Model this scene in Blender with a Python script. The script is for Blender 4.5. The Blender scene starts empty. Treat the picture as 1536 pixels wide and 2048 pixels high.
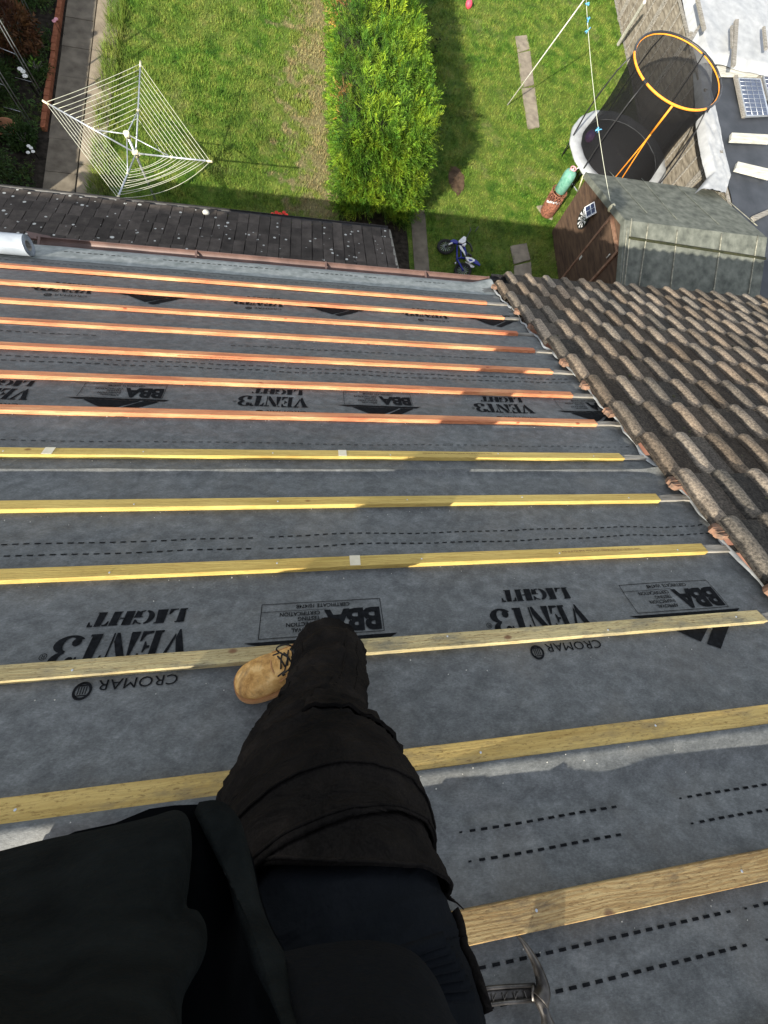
import bpy, bmesh, math, random
import numpy as np
from mathutils import Vector, Matrix, noise
random.seed(7); rng = np.random.default_rng(7)
C = bpy.context.scene; COL = C.collection
# ------------------------------------------------------------------ camera
HC = 8.0                                   # height of the camera above the garden
FPX = 764.63
Wm = Matrix(((0.98606292, 0.01731788, -0.16546904), (-0.04700083, 0.98305161, -0.17720174), (0.15959585, 0.18250925, 0.9701647)))
cam = bpy.data.objects.new('camera', bpy.data.cameras.new('camera')); COL.objects.link(cam)
cam.matrix_world = Matrix.Translation((0, 0, HC)) @ Wm.to_4x4()
cam.data.sensor_fit = 'VERTICAL'; cam.data.sensor_height = 24.0; cam.data.lens = 24.0 * FPX / 2048
cam.data.clip_start = 0.02; cam.data.clip_end = 300
C.camera = cam
# ------------------------------------------------------------------ light
SUN = Vector((-1.06, -1.35, 1.0)).normalized()
w = bpy.data.worlds.new('World'); C.world = w; w.use_nodes = True
nt = w.node_tree; sky = nt.nodes.new('ShaderNodeTexSky'); sky.sky_type = 'NISHITA'; sky.sun_disc = False
sky.sun_elevation = math.asin(SUN.z); sky.sun_rotation = math.atan2(SUN.x, SUN.y)
hs_ = nt.nodes.new('ShaderNodeHueSaturation'); hs_.inputs['Saturation'].default_value = .38; nt.links.new(sky.outputs[0], hs_.inputs['Color']); nt.links.new(hs_.outputs[0], nt.nodes['Background'].inputs[0]); nt.nodes['Background'].inputs[1].default_value = 0.15
sl = bpy.data.lights.new('sun', 'SUN'); sl.energy = 4.6; sl.angle = math.radians(0.6); sl.color = (1.0, 0.93, 0.80)
so = bpy.data.objects.new('sun', sl); COL.objects.link(so); so.rotation_euler = SUN.to_track_quat('Z', 'Y').to_euler()
C.view_settings.view_transform = 'Standard'; C.view_settings.look = 'None'; C.view_settings.gamma = 1
C.view_settings.exposure = 1.05

# ------------------------------------------------------------------ coordinates
TH = math.radians(32); cT, sT = math.cos(TH), math.sin(TH); HN = 1.2911
def RW(u, v, n=0.0):                       # roof plane: u along the battens, v down the slope, n off the roof
    m = n - HN
    return Vector((u, cT * v + sT * m, -sT * v + cT * m + HC))
UPR = Vector((0, sT, cT))
def ray(px, py): return Wm @ Vector((px - 768, -(py - 1024), -FPX))
def G(px, py, z=0.0):                      # a sighted point on the level z
    d = ray(px, py); t = (z - HC) / d.z; return Vector((0, 0, HC)) + d * t
def CP(px, py, dep): return Vector((0, 0, HC)) + ray(px, py) * (dep / FPX)
def roof_hit(px, py, n=0.0):
    d = ray(px, py); N = UPR; o = Vector((0, 0, HC)); p0 = RW(0, 0, n)
    p = o + d * ((p0 - o).dot(N) / d.dot(N)); q = p - RW(0, 0, 0)
    return q.x, q.dot(Vector((0, cT, -sT)))

# ------------------------------------------------------------------ materials
def ramp(nt, fac, stops, interp='LINEAR'):
    r = nt.nodes.new('ShaderNodeValToRGB'); r.color_ramp.interpolation = interp
    e = r.color_ramp.elements
    while len(e) < len(stops): e.new(0.5)
    for i, (p, c) in enumerate(stops):
        e[i].position = p; e[i].color = (c[0], c[1], c[2], 1)
    nt.links.new(fac, r.inputs[0]); return r.outputs[0]
def noisetex(nt, co, scale, detail=5, rough=.55, dist=0):
    n = nt.nodes.new('ShaderNodeTexNoise'); n.inputs['Scale'].default_value = scale; n.inputs['Detail'].default_value = detail
    n.inputs['Roughness'].default_value = rough; n.inputs['Distortion'].default_value = dist
    nt.links.new(co, n.inputs['Vector']); return n.outputs['Fac']
def mapping(nt, co, sc=(1, 1, 1), rot=(0, 0, 0)):
    m = nt.nodes.new('ShaderNodeMapping'); m.inputs['Scale'].default_value = sc; m.inputs['Rotation'].default_value = rot
    nt.links.new(co, m.inputs['Vector']); return m.outputs[0]
def mixc(nt, f, a, b, mode='MIX'):
    m = nt.nodes.new('ShaderNodeMix'); m.data_type = 'RGBA'; m.blend_type = mode
    for s, v in ((0, f), (6, a), (7, b)):
        if isinstance(v, (int, float)): m.inputs[s].default_value = v
        elif isinstance(v, tuple): m.inputs[s].default_value = (v[0], v[1], v[2], 1)
        else: nt.links.new(v, m.inputs[s])
    return m.outputs[2]
def mathn(nt, op, a, b=0.5):
    m = nt.nodes.new('ShaderNodeMath'); m.operation = op
    for s, v in ((0, a), (1, b)):
        if isinstance(v, (int, float)): m.inputs[s].default_value = v
        else: nt.links.new(v, m.inputs[s])
    return m.outputs[0]
def base_mat(name, rough=.8, spec=.3, metal=0):
    m = bpy.data.materials.new(name); m.use_nodes = True; nt = m.node_tree; b = nt.nodes['Principled BSDF']
    b.inputs['Roughness'].default_value = rough; b.inputs['Specular IOR Level'].default_value = spec; b.inputs['Metallic'].default_value = metal
    return m, nt, b
def geo(nt): return nt.nodes.new('ShaderNodeNewGeometry').outputs['Position']
def objc(nt): return nt.nodes.new('ShaderNodeTexCoord').outputs['Object']
def bump(nt, b, h, dist=.01, strength=.6):
    u = nt.nodes.new('ShaderNodeBump'); u.inputs['Strength'].default_value = strength; u.inputs['Distance'].default_value = dist
    nt.links.new(h, u.inputs['Height']); nt.links.new(u.outputs[0], b.inputs['Normal'])
def simple(name, c1, c2, scale=6, rough=.8, spec=.3, metal=0, bd=0, bscale=None, lo=.3, hi=.7, sc=(1, 1, 1), alpha=None):
    m, nt, b = base_mat(name, rough, spec, metal); g = geo(nt)
    if sc != (1, 1, 1): g = mapping(nt, g, sc)
    n = noisetex(nt, g, scale)
    nt.links.new(ramp(nt, n, [(lo, c1), (hi, c2)]), b.inputs['Base Color'])
    if bd: bump(nt, b, noisetex(nt, g, bscale or scale * 4), bd)
    return m
RM = Matrix.Rotation(TH, 3, 'X').to_euler()
def roofco(nt):                            # coordinates lying in the roof plane
    return mapping(nt, geo(nt), (1, 1, 1), (TH, 0, 0))
MT = {}
def mk_membrane():
    m, nt, b = base_mat('membrane_felt', .62, .35); co = roofco(nt)
    st = mapping(nt, co, (1, 1.5, 1), (0, 0, math.radians(24)))
    a = noisetex(nt, st, 17, 8, .68, .3); f = noisetex(nt, mapping(nt, co, (1, 1.6, 1), (0, 0, .4)), 110, 6, .75)
    l = noisetex(nt, co, 2.2, 3, .5)
    s = mathn(nt, 'ADD', mathn(nt, 'MULTIPLY', a, .5), mathn(nt, 'ADD', mathn(nt, 'MULTIPLY', f, .36), mathn(nt, 'MULTIPLY', l, .14)))
    c = ramp(nt, s, [(.36, (.066, .070, .069)), (.47, (.112, .118, .117)), (.56, (.165, .173, .171)), (.72, (.30, .31, .305))])
    fib = noisetex(nt, mapping(nt, co, (40, 260, 1), (0, 0, .5)), 2.0, 4, .7)
    c = mixc(nt, .5, c, ramp(nt, fib, [(.3, (.35, .35, .35)), (.7, (1, 1, 1))]), 'MULTIPLY')
    dust = noisetex(nt, co, 3.3, 4, .6)
    c = mixc(nt, ramp(nt, dust, [(.5, (0, 0, 0)), (.8, (.3, .3, .3))]), c, (.19, .165, .13))
    nt.links.new(c, b.inputs['Base Color']); bump(nt, b, s, .006, .5); return m
MT['mem'] = mk_membrane()
MT['memsilver'] = simple('membrane_underside', (.20, .21, .215), (.44, .45, .45), 9, .45, .5, bd=.004, bscale=20)
MT['ink'] = simple('black_ink', (.004, .0045, .005), (.013, .014, .016), 60, .9, .08)
def mk_wood(name, stops, knot=(.16, .06, .02), grain=1.0, stain=None, ring=(.2, .45), blotch=None):
    m, nt, b = base_mat(name, .72, .25); co = roofco(nt)
    oi = nt.nodes.new('ShaderNodeObjectInfo').outputs['Random']
    cx = nt.nodes.new('ShaderNodeCombineXYZ'); nt.links.new(mathn(nt, 'MULTIPLY', oi, 37.0), cx.inputs[0]); nt.links.new(mathn(nt, 'MULTIPLY', oi, 11.0), cx.inputs[2])
    ad = nt.nodes.new('ShaderNodeVectorMath'); nt.links.new(co, ad.inputs[0]); nt.links.new(cx.outputs[0], ad.inputs[1]); co = ad.outputs[0]
    g1 = noisetex(nt, mapping(nt, co, (1.3, 34, 34)), 1.6, 4, .6, 1.2)
    wv = nt.nodes.new('ShaderNodeTexWave'); wv.wave_type = 'BANDS'; wv.bands_direction = 'Y'; wv.inputs['Scale'].default_value = 38
    wv.inputs['Distortion'].default_value = 16; wv.inputs['Detail'].default_value = 3; wv.inputs['Detail Scale'].default_value = .9
    nt.links.new(mapping(nt, co, (.11, 1, 1)), wv.inputs['Vector'])
    blot = noisetex(nt, mapping(nt, co, (1, 5, 5)), 2.0, 4, .6)
    c = ramp(nt, blot, stops)
    c = mixc(nt, grain, c, ramp(nt, wv.outputs['Fac'], [(ring[0], (.66, .55, .45)), (ring[1], (1, 1, 1))]), 'MULTIPLY')
    c = mixc(nt, .5, c, ramp(nt, g1, [(.32, (.62, .55, .5)), (.6, (1.05, 1.05, 1.05))]), 'MULTIPLY')
    if stain: c = mixc(nt, ramp(nt, noisetex(nt, mapping(nt, co, (1, 3.5, 3)), 4.2, 7, .74), [(.50, (0, 0, 0)), (.66, (1, 1, 1))]), c, stain)
    vo = nt.nodes.new('ShaderNodeTexVoronoi'); vo.inputs['Scale'].default_value = 5.2; nt.links.new(mapping(nt, co, (1, 1.7, 1.7)), vo.inputs['Vector'])
    k = ramp(nt, vo.outputs['Distance'], [(.0, (1, 1, 1)), (.06, (.8, .8, .8)), (.10, (0, 0, 0))])
    c = mixc(nt, k, c, knot)
    sp = noisetex(nt, mapping(nt, co, (3, 11, 11)), 16, 5, .75)
    c = mixc(nt, .75 if name.startswith(('rough', 'ochre', 'weathered')) else .3, c, ramp(nt, sp, [(.34, (.38, .30, .24)), (.46, (1, 1, 1)), (.62, (1.02, 1.0, .97)), (.74, (1.25, 1.2, 1.1))]), 'MULTIPLY')
    nt.links.new(c, b.inputs['Base Color']); bump(nt, b, mathn(nt, 'ADD', g1, sp), .0025, .7); return m
MT['orange'] = mk_wood('orange_treated_pine', [(.3, (.46, .15, .075)), (.5, (.64, .27, .13)), (.7, (.76, .43, .22))], (.28, .05, .02), .4)
MT['yellow'] = mk_wood('yellow_treated_pine', [(.3, (.46, .33, .09)), (.7, (.62, .47, .15))], (.20, .10, .03), .35)
MT['pale'] = mk_wood('weathered_yellow_pine', [(.3, (.36, .30, .15)), (.7, (.56, .48, .26))], (.17, .08, .04), .4, (.20, .18, .12))
MT['ochre'] = mk_wood('ochre_pine', [(.3, (.48, .33, .10)), (.7, (.62, .46, .17))], (.16, .08, .04), .22, (.30, .22, .10))
MT['rough'] = mk_wood('rough_weathered_pine', [(.3, (.32, .21, .085)), (.7, (.54, .40, .19))], (.14, .07, .04), .6, (.10, .075, .055), (.3, .7))
MT['oldwood'] = simple('old_grey_timber', (.11, .10, .085), (.34, .32, .28), 5, .9, .2, bd=.006, sc=(1, 9, 9))
MT['bleached'] = simple('bleached_timber', (.36, .35, .30), (.60, .585, .52), 3, .9, .2, bd=.006, sc=(1, 7, 7))
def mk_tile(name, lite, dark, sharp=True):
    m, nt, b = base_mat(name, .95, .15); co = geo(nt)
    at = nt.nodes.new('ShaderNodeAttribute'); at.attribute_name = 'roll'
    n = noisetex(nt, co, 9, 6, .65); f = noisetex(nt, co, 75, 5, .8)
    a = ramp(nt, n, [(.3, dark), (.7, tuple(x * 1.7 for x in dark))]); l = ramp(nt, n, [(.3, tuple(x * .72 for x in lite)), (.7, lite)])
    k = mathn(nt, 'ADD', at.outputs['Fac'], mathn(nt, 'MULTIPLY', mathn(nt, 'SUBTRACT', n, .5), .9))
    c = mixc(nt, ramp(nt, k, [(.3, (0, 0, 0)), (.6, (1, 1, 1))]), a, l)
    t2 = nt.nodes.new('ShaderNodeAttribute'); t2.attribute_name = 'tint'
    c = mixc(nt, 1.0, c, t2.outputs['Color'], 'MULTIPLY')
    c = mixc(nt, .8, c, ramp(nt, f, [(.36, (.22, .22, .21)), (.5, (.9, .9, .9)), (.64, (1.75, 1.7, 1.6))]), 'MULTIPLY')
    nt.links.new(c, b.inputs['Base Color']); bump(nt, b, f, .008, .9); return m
MT['tile'] = mk_tile('concrete_roof_tile', (.31, .25, .19), (.062, .052, .042))
def mk_lowtile():
    m, nt, b = base_mat('dark_flat_tile', .92, .2); co = geo(nt)
    n = noisetex(nt, co, 6, 6, .65); f = noisetex(nt, co, 60, 4, .7)
    at = nt.nodes.new('ShaderNodeAttribute'); at.attribute_name = 'tint'
    c = ramp(nt, n, [(.3, (.032, .026, .022)), (.6, (.066, .055, .047)), (.8, (.11, .093, .075))])
    c = mixc(nt, 1.0, c, at.outputs['Color'], 'MULTIPLY')
    vo = nt.nodes.new('ShaderNodeTexVoronoi'); vo.inputs['Scale'].default_value = 7.5; nt.links.new(co, vo.inputs['Vector'])
    vn = noisetex(nt, co, 20, 3, .6); gate = noisetex(nt, co, 1.7, 2, .5)
    k = mathn(nt, 'ADD', vo.outputs['Distance'], mathn(nt, 'MULTIPLY', mathn(nt, 'SUBTRACT', vn, .5), .16))
    k = mathn(nt, 'ADD', k, mathn(nt, 'MULTIPLY', mathn(nt, 'SUBTRACT', .62, gate), .34))
    k = ramp(nt, k, [(.17, (1, 1, 1)), (.21, (0, 0, 0))])
    c = mixc(nt, k, c, (.50, .50, .46)); nt.links.new(c, b.inputs['Base Color']); bump(nt, b, f, .006, .8); return m
MT['lowtile'] = mk_lowtile()
def grass_color(nt):
    co = geo(nt)
    big = noisetex(nt, co, .55, 4, .6); mid = noisetex(nt, co, 2.6, 5, .62); fine = noisetex(nt, co, 30, 4, .7)
    c = ramp(nt, mid, [(.34, (.034, .095, .012)), (.48, (.085, .165, .020)), (.66, (.18, .225, .045))])
    c = mixc(nt, ramp(nt, big, [(.40, (0, 0, 0)), (.66, (.5, .5, .5))]), c, (.17, .20, .045))
    # worn strip along the hedge and thin straw-coloured patches
    sx = nt.nodes.new('ShaderNodeSeparateXYZ'); nt.links.new(co, sx.inputs[0])
    d1 = mathn(nt, 'ABSOLUTE', mathn(nt, 'ADD', sx.outputs[0], -.15), 0)
    k = mathn(nt, 'ADD', mathn(nt, 'MULTIPLY', d1, .42), mathn(nt, 'MULTIPLY', mathn(nt, 'SUBTRACT', mid, .5), 2.2))
    c = mixc(nt, ramp(nt, k, [(.05, (.85, .85, .85)), (.36, (0, 0, 0))]), c, (.27, .225, .12))
    p = noisetex(nt, co, 1.15, 5, .7)
    c = mixc(nt, ramp(nt, p, [(.55, (0, 0, 0)), (.70, (.42, .42, .42))]), c, (.25, .225, .10))
    return c, fine
def mk_grass(name, blades):
    m, nt, b = base_mat(name, .75, .15 if blades else .05)
    c, fine = grass_color(nt)
    if not blades: c = mixc(nt, 1.0, c, ramp(nt, fine, [(.3, (.35, .35, .35)), (.7, (.95, .95, .95))]), 'MULTIPLY')
    else:
        r = nt.nodes.new('ShaderNodeAttribute'); r.attribute_name = 'tint'; c = mixc(nt, 1.0, c, r.outputs['Color'], 'MULTIPLY')
    nt.links.new(c, b.inputs['Base Color']); return m
MT['lawn'] = mk_grass('lawn_turf', False); MT['blade'] = mk_grass('grass_blades', True)
def mk_leaf(name, stops, scale=3.0, trans=True):
    m, nt, b = base_mat(name, .6, .25); co = geo(nt)
    c = ramp(nt, noisetex(nt, co, scale, 4, .6), stops)
    r = nt.nodes.new('ShaderNodeAttribute'); r.attribute_name = 'tint'; c = mixc(nt, 1.0, c, r.outputs['Color'], 'MULTIPLY')
    nt.links.new(c, b.inputs['Base Color'])
    if trans:
        t = nt.nodes.new('ShaderNodeBsdfTranslucent'); nt.links.new(c, t.inputs[0]); ms = nt.nodes.new('ShaderNodeMixShader'); ms.inputs[0].default_value = .3
        nt.links.new(b.outputs[0], ms.inputs[1]); nt.links.new(t.outputs[0], ms.inputs[2]); nt.links.new(ms.outputs[0], nt.nodes['Material Output'].inputs[0])
    return m
MT['conifer'] = mk_leaf('conifer_foliage', [(.33, (.028, .085, .012)), (.47, (.07, .165, .018)), (.62, (.15, .255, .022))], 2.4)
MT['deadfol'] = mk_leaf('dead_conifer', [(.3, (.26, .13, .05)), (.7, (.42, .24, .10))])
MT['dkleaf'] = mk_leaf('dark_leaf', [(.3, (.02, .045, .012)), (.7, (.05, .09, .02))])
MT['redleaf'] = mk_leaf('maple_leaf', [(.3, (.06, .02, .015)), (.7, (.16, .08, .03))])
MT['brightleaf'] = mk_leaf('bright_leaf', [(.3, (.12, .25, .03)), (.7, (.2, .35, .05))])
MT['soil'] = simple('garden_soil', (.012, .010, .008), (.05, .042, .032), 8, .98, .1, bd=.03, bscale=18)
MT['concrete'] = simple('concrete_slab', (.15, .122, .09), (.29, .245, .18), 2.4, .9, .2, bd=.006, bscale=60)
MT['concrete2'] = simple('old_dark_concrete', (.095, .08, .06), (.20, .172, .13), 3.5, .9, .2, bd=.006, bscale=60)
MT['stone'] = simple('stepping_stone', (.16, .135, .105), (.29, .25, .19), 5, .9, .2, bd=.008, bscale=50)
MT['mud'] = simple('bare_earth', (.05, .032, .02), (.12, .08, .05), 8, .98, .1, bd=.02)
MT['brick'] = simple('red_brick', (.20, .065, .032), (.34, .13, .065), 9, .9, .2, bd=.004)
MT['steel'] = simple('galvanised_steel', (.42, .45, .48), (.62, .65, .68), 14, .38, .5, .7)
MT['cord'] = simple('pvc_cord', (.55, .56, .42), (.72, .72, .60), 10, .5)
MT['cream'] = simple('cream_plastic', (.62, .56, .36), (.78, .72, .50), 10, .5)
MT['white'] = simple('white_sheet', (.28, .29, .30), (.40, .41, .415), 5, .55, .4, bd=.01, bscale=6)
MT['whitep'] = simple('white_plastic', (.62, .62, .62), (.80, .80, .80), 20, .4, .5)
MT['blackp'] = simple('black_plastic', (.010, .010, .011), (.025, .025, .027), 20, .45, .5)
MT['rubber'] = simple('tyre_rubber', (.012, .012, .012), (.03, .03, .028), 30, .85)
MT['blue'] = simple('blue_plastic', (.006, .010, .16), (.012, .02, .28), 20, .4, .5)
MT['orangetape'] = simple('orange_tape', (.80, .26, .02), (.95, .36, .04), 16, .5)
MT['epdm'] = simple('black_roof_rubber', (.022, .026, .032), (.045, .05, .06), 2.5, .62, .35, bd=.01, bscale=3)
MT['fencew'] = simple('fence_timber', (.10, .085, .065), (.27, .24, .19), 3.5, .92, .15, bd=.004, sc=(6, 1, 6))
MT['fenceb'] = simple('brown_fence_timber', (.13, .07, .03), (.22, .12, .055), 3.5, .92, .15, sc=(6, 1, 6))
MT['felt'] = simple('green_shed_felt', (.075, .082, .070), (.19, .20, .168), 5.5, .95, .12, bd=.006, bscale=90, lo=.3, hi=.75)
MT['feltstrip'] = simple('felt_seam', (.12, .12, .09), (.34, .33, .26), 16, .9)
MT['shedw'] = simple('brown_shed_boards', (.045, .028, .02), (.11, .07, .045), 2.6, .85, .2, bd=.004, sc=(1, 1, 7))
MT['shedtrim'] = simple('brown_shed_trim', (.14, .07, .045), (.28, .17, .11), 12, .8)
MT['gutter'] = simple('brown_gutter', (.075, .045, .038), (.165, .10, .082), 5, .5, .4)
MT['wall'] = simple('brick_wall', (.22, .10, .07), (.36, .19, .13), 4, .9)
MT['fascia'] = simple('dark_fascia', (.05, .04, .035), (.10, .08, .07), 8, .8)
def mk_cloth():
    m, nt, b = base_mat('black_work_cloth', .92, .10); co = geo(nt); b.inputs['Specular IOR Level'].default_value = .06
    n = noisetex(nt, co, 7, 6, .65, .5); f = noisetex(nt, co, 420, 2, .5); cz = noisetex(nt, mapping(nt, co, (1, 1, 2.2), (.3, .2, .5)), 10, 4, .5, 1.0)
    c = ramp(nt, n, [(.3, (.0052, .0048, .0046)), (.55, (.0132, .0112, .0100)), (.75, (.026, .0215, .0185))]); c = mixc(nt, .5, c, ramp(nt, f, [(.3, (.4, .4, .4)), (.7, (1.4, 1.4, 1.4))]), 'MULTIPLY')
    nt.links.new(c, b.inputs['Base Color']); bump(nt, b, mathn(nt, 'ADD', cz, mathn(nt, 'MULTIPLY', f, .015)), .03, .85); return m
MT['cloth'] = mk_cloth()
MT['cloth2'] = simple('navy_black_cloth', (.0045, .0055, .007), (.0085, .010, .0125), 10, .95, .06, bd=.003, bscale=140)
MT['hood'] = simple('black_hoodie_fleece', (.0045, .0058, .0062), (.0105, .013, .0135), 30, .98, .05, bd=.004, bscale=120)
MT['hood_shade'] = simple('hoodie_hollow_shade', (.0012, .0015, .002), (.0025, .003, .0035), 30, .98, .02)  # near-black copy of the fleece: shade inside the hollow put into the colour
def mk_nubuck():
    m, nt, b = base_mat('tan_nubuck', .85, .15); co = geo(nt); n = noisetex(nt, co, 22, 6, .7, .6); d = noisetex(nt, co, 9, 5, .7, 1.5)
    c = ramp(nt, n, [(.32, (.30, .15, .045)), (.5, (.58, .33, .11)), (.65, (.74, .48, .20))]); c = mixc(nt, ramp(nt, d, [(.52, (0, 0, 0)), (.68, (.75, .75, .75))]), c, (.20, .12, .06))
    nt.links.new(c, b.inputs['Base Color']); bump(nt, b, n, .003, .8); return m
MT['suede'] = mk_nubuck()
MT['sole'] = simple('boot_sole', (.35, .16, .06), (.52, .28, .12), 10, .7)
MT['lace'] = simple('boot_lace', (.012, .012, .012), (.03, .028, .025), 40, .8)
MT['skin'] = simple('skin', (.45, .25, .17), (.55, .33, .24), 8, .5)
MT['hair'] = simple('hair', (.03, .02, .012), (.06, .04, .025), 30, .6)
MT['hsteel'] = simple('worn_steel', (.03, .027, .024), (.17, .155, .14), 26, .42, .5, .75, bd=.002, bscale=60)
MT['green'] = simple('green_enamel', (.07, .22, .16), (.17, .36, .28), 14, .6, .4)
MT['rust'] = simple('terracotta_rust', (.06, .025, .015), (.32, .13, .08), 26, .8, .3, bd=.006)
MT['terra'] = simple('terracotta', (.28, .12, .06), (.42, .20, .10), 16, .8)
MT['red'] = simple('red_petal', (.6, .02, .015), (.8, .05, .03), 20, .6); MT['pink'] = simple('pink_petal', (.6, .25, .3), (.75, .4, .45), 20, .6)
MT['wpetal'] = simple('white_petal', (.7, .7, .66), (.85, .85, .8), 20, .6); MT['coral'] = simple('coral_ball', (.75, .06, .10), (.85, .10, .16), 20, .5)
MT['bluecord'] = simple('blue_twine', (.08, .32, .62), (.15, .45, .75), 20, .6)
MT['grey'] = simple('grey_pad', (.30, .31, .32), (.42, .44, .45), 4, .6, .4, bd=.004)
MT['orangeedge'] = simple('broken_tile_clay', (.09, .068, .052), (.30, .165, .105), 30, .9)
MT['rollw'] = simple('pale_membrane_roll', (.22, .25, .29), (.40, .44, .48), 4, .45, .4, bd=.003)
MT['phone'] = simple('phone_shell', (.01, .01, .012), (.02, .02, .022), 10, .3)
def mk_pv():
    m, nt, b = base_mat('solar_cells', .25, .5); co = objc(nt)
    s = nt.nodes.new('ShaderNodeSeparateXYZ'); nt.links.new(co, s.inputs[0])
    def line(x, f, t):
        fr = mathn(nt, 'FRACT', mathn(nt, 'MULTIPLY', x, f), 0); return mathn(nt, 'LESS_THAN', fr, t)
    l = mathn(nt, 'MAXIMUM', line(s.outputs[0], 8, .07), line(s.outputs[1], 8, .07))
    nt.links.new(mixc(nt, l, (.012, .022, .06), (.35, .4, .45)), b.inputs['Base Color']); return m
MT['pv'] = mk_pv()
def mk_net():
    m, nt, b = base_mat('black_net', .8, .1); b.inputs['Base Color'].default_value = (.012, .012, .013, 1)
    t = nt.nodes.new('ShaderNodeBsdfTransparent'); ms = nt.nodes.new('ShaderNodeMixShader'); ms.inputs[0].default_value = .72
    nt.links.new(t.outputs[0], ms.inputs[1]); nt.links.new(b.outputs[0], ms.inputs[2]); nt.links.new(ms.outputs[0], nt.nodes['Material Output'].inputs[0]); return m
MT['net'] = mk_net()

# ------------------------------------------------------------------ building helpers
class MB:
    def __init__(s): s.v = []; s.f = []; s.smooth = []; s.attr = {}
    def add(s, vs, fs, smooth=False):
        o = len(s.v); s.v += [Vector(x) for x in vs]; s.f += [tuple(i + o for i in f) for f in fs]; s.smooth += [smooth] * len(fs); return s
    def hexa(s, p):                        # 8 corners: 4 below, 4 above, same order
        return s.add(p, [(3, 2, 1, 0), (4, 5, 6, 7), (0, 1, 5, 4), (1, 2, 6, 5), (2, 3, 7, 6), (3, 0, 4, 7)])
    def box(s, a, b, M=None):
        x0, y0, z0 = a; x1, y1, z1 = b
        p = [Vector(q) for q in ((x0, y0, z0), (x1, y0, z0), (x1, y1, z0), (x0, y1, z0), (x0, y0, z1), (x1, y0, z1), (x1, y1, z1), (x0, y1, z1))]
        if M: p = [M @ q for q in p]
        return s.hexa(p)
    def rbox(s, u0, u1, v0, v1, n0, n1, c=0.0):   # box lying on the roof, optionally with bevelled top edges
        if not c: return s.hexa([RW(u0, v0, n0), RW(u1, v0, n0), RW(u1, v1, n0), RW(u0, v1, n0), RW(u0, v0, n1), RW(u1, v0, n1), RW(u1, v1, n1), RW(u0, v1, n1)])
        s.hexa([RW(u0, v0, n0), RW(u1, v0, n0), RW(u1, v1, n0), RW(u0, v1, n0), RW(u0, v0, n1 - c), RW(u1, v0, n1 - c), RW(u1, v1, n1 - c), RW(u0, v1, n1 - c)])
        s.f.pop(-5); s.smooth.pop()
        o = len(s.v) - 4; a = [RW(u0 + c, v0 + c, n1), RW(u1 - c, v0 + c, n1), RW(u1 - c, v1 - c, n1), RW(u0 + c, v1 - c, n1)]
        k = len(s.v); s.v += a; s.f += [(k, k + 1, k + 2, k + 3)] + [(o + i, o + (i + 1) % 4, k + (i + 1) % 4, k + i) for i in range(4)]; s.smooth += [False] * 5
        return s
    def tube(s, pts, r, n=8, cap=True, smooth=True, flat=1.0, up=None):
        pts = [Vector(p) for p in pts]; rr = r if isinstance(r, (list, tuple)) else [r] * len(pts)
        rings = []; prev = None
        for i, p in enumerate(pts):
            t = (pts[min(i + 1, len(pts) - 1)] - pts[max(i - 1, 0)]).normalized()
            if prev is None:
                a = Vector(up) if up else (Vector((0, 0, 1)) if abs(t.z) < .9 else Vector((1, 0, 0)))
            else: a = prev
            a = (a - t * a.dot(t)).normalized(); b = t.cross(a); prev = a
            rings.append([p + (a * math.cos(q) * flat + b * math.sin(q)) * rr[i] for q in [2 * math.pi * k / n for k in range(n)]])
        return s.loft(rings, cap, smooth)
    def loft(s, rings, cap=True, smooth=True, closed=True):
        n = len(rings[0]); o = len(s.v)
        for r in rings: s.v += [Vector(x) for x in r]
        for i in range(len(rings) - 1):
            for k in range(n if closed else n - 1):
                a = o + i * n + k; b = o + i * n + (k + 1) % n; s.f.append((a, b, b + n, a + n)); s.smooth.append(smooth)
        if cap and closed:
            s.f.append(tuple(o + k for k in reversed(range(n)))); s.f.append(tuple(o + (len(rings) - 1) * n + k for k in range(n))); s.smooth += [False, False]
        return s
    def ball(s, c, r, sx=1, sy=1, sz=1, n=10, m=7):
        c = Vector(c); rings = []
        for i in range(m + 1):
            t = math.pi * (i + .02) / (m + .04); rings.append([c + Vector((math.cos(q) * math.sin(t) * sx, math.sin(q) * math.sin(t) * sy, -math.cos(t) * sz)) * r for q in [2 * math.pi * k / n for k in range(n)]])
        return s.loft(rings)
    def build(s, name, mat, parent=None, loc=None):
        root = parent
        while root is not None and root.parent is not None: root = root.parent
        if root is not None: off = Vector(root.location)
        elif loc is not None: off = Vector(loc)
        else:
            mn = Vector([min(q[i] for q in s.v) for i in range(3)]); mx = Vector([max(q[i] for q in s.v) for i in range(3)])
            off = Vector(((mn.x + mx.x) / 2, (mn.y + mx.y) / 2, mn.z))
        me = bpy.data.meshes.new(name); me.from_pydata([q - off for q in s.v], [], s.f); me.polygons.foreach_set('use_smooth', s.smooth)
        for an, (dom, typ, data) in s.attr.items():
            at = me.attributes.new(an, typ, dom); at.data.foreach_set('color' if 'COLOR' in typ else 'value', data)
        me.materials.append(MT[mat] if isinstance(mat, str) else mat); me.update()
        o = bpy.data.objects.new(name, me); COL.objects.link(o)
        if parent is not None: o.parent = parent
        else: o.location = off
        return o
def tag(o, label=None, cat=None, group=None, kind=None):
    if label: o['label'] = label
    if cat: o['category'] = cat
    if group: o['group'] = group
    if kind: o['kind'] = kind
    return o
def thing(name, loc, label, cat, group=None):
    o = bpy.data.objects.new(name, None); COL.objects.link(o); o.location = loc; o.empty_display_size = .1
    return tag(o, label, cat, group)
def struct(o): return tag(o, kind='structure')
def nz(x, y, z=0.0): return noise.noise(Vector((x, y, z)))
bpy.context.view_layer.update()

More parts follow.
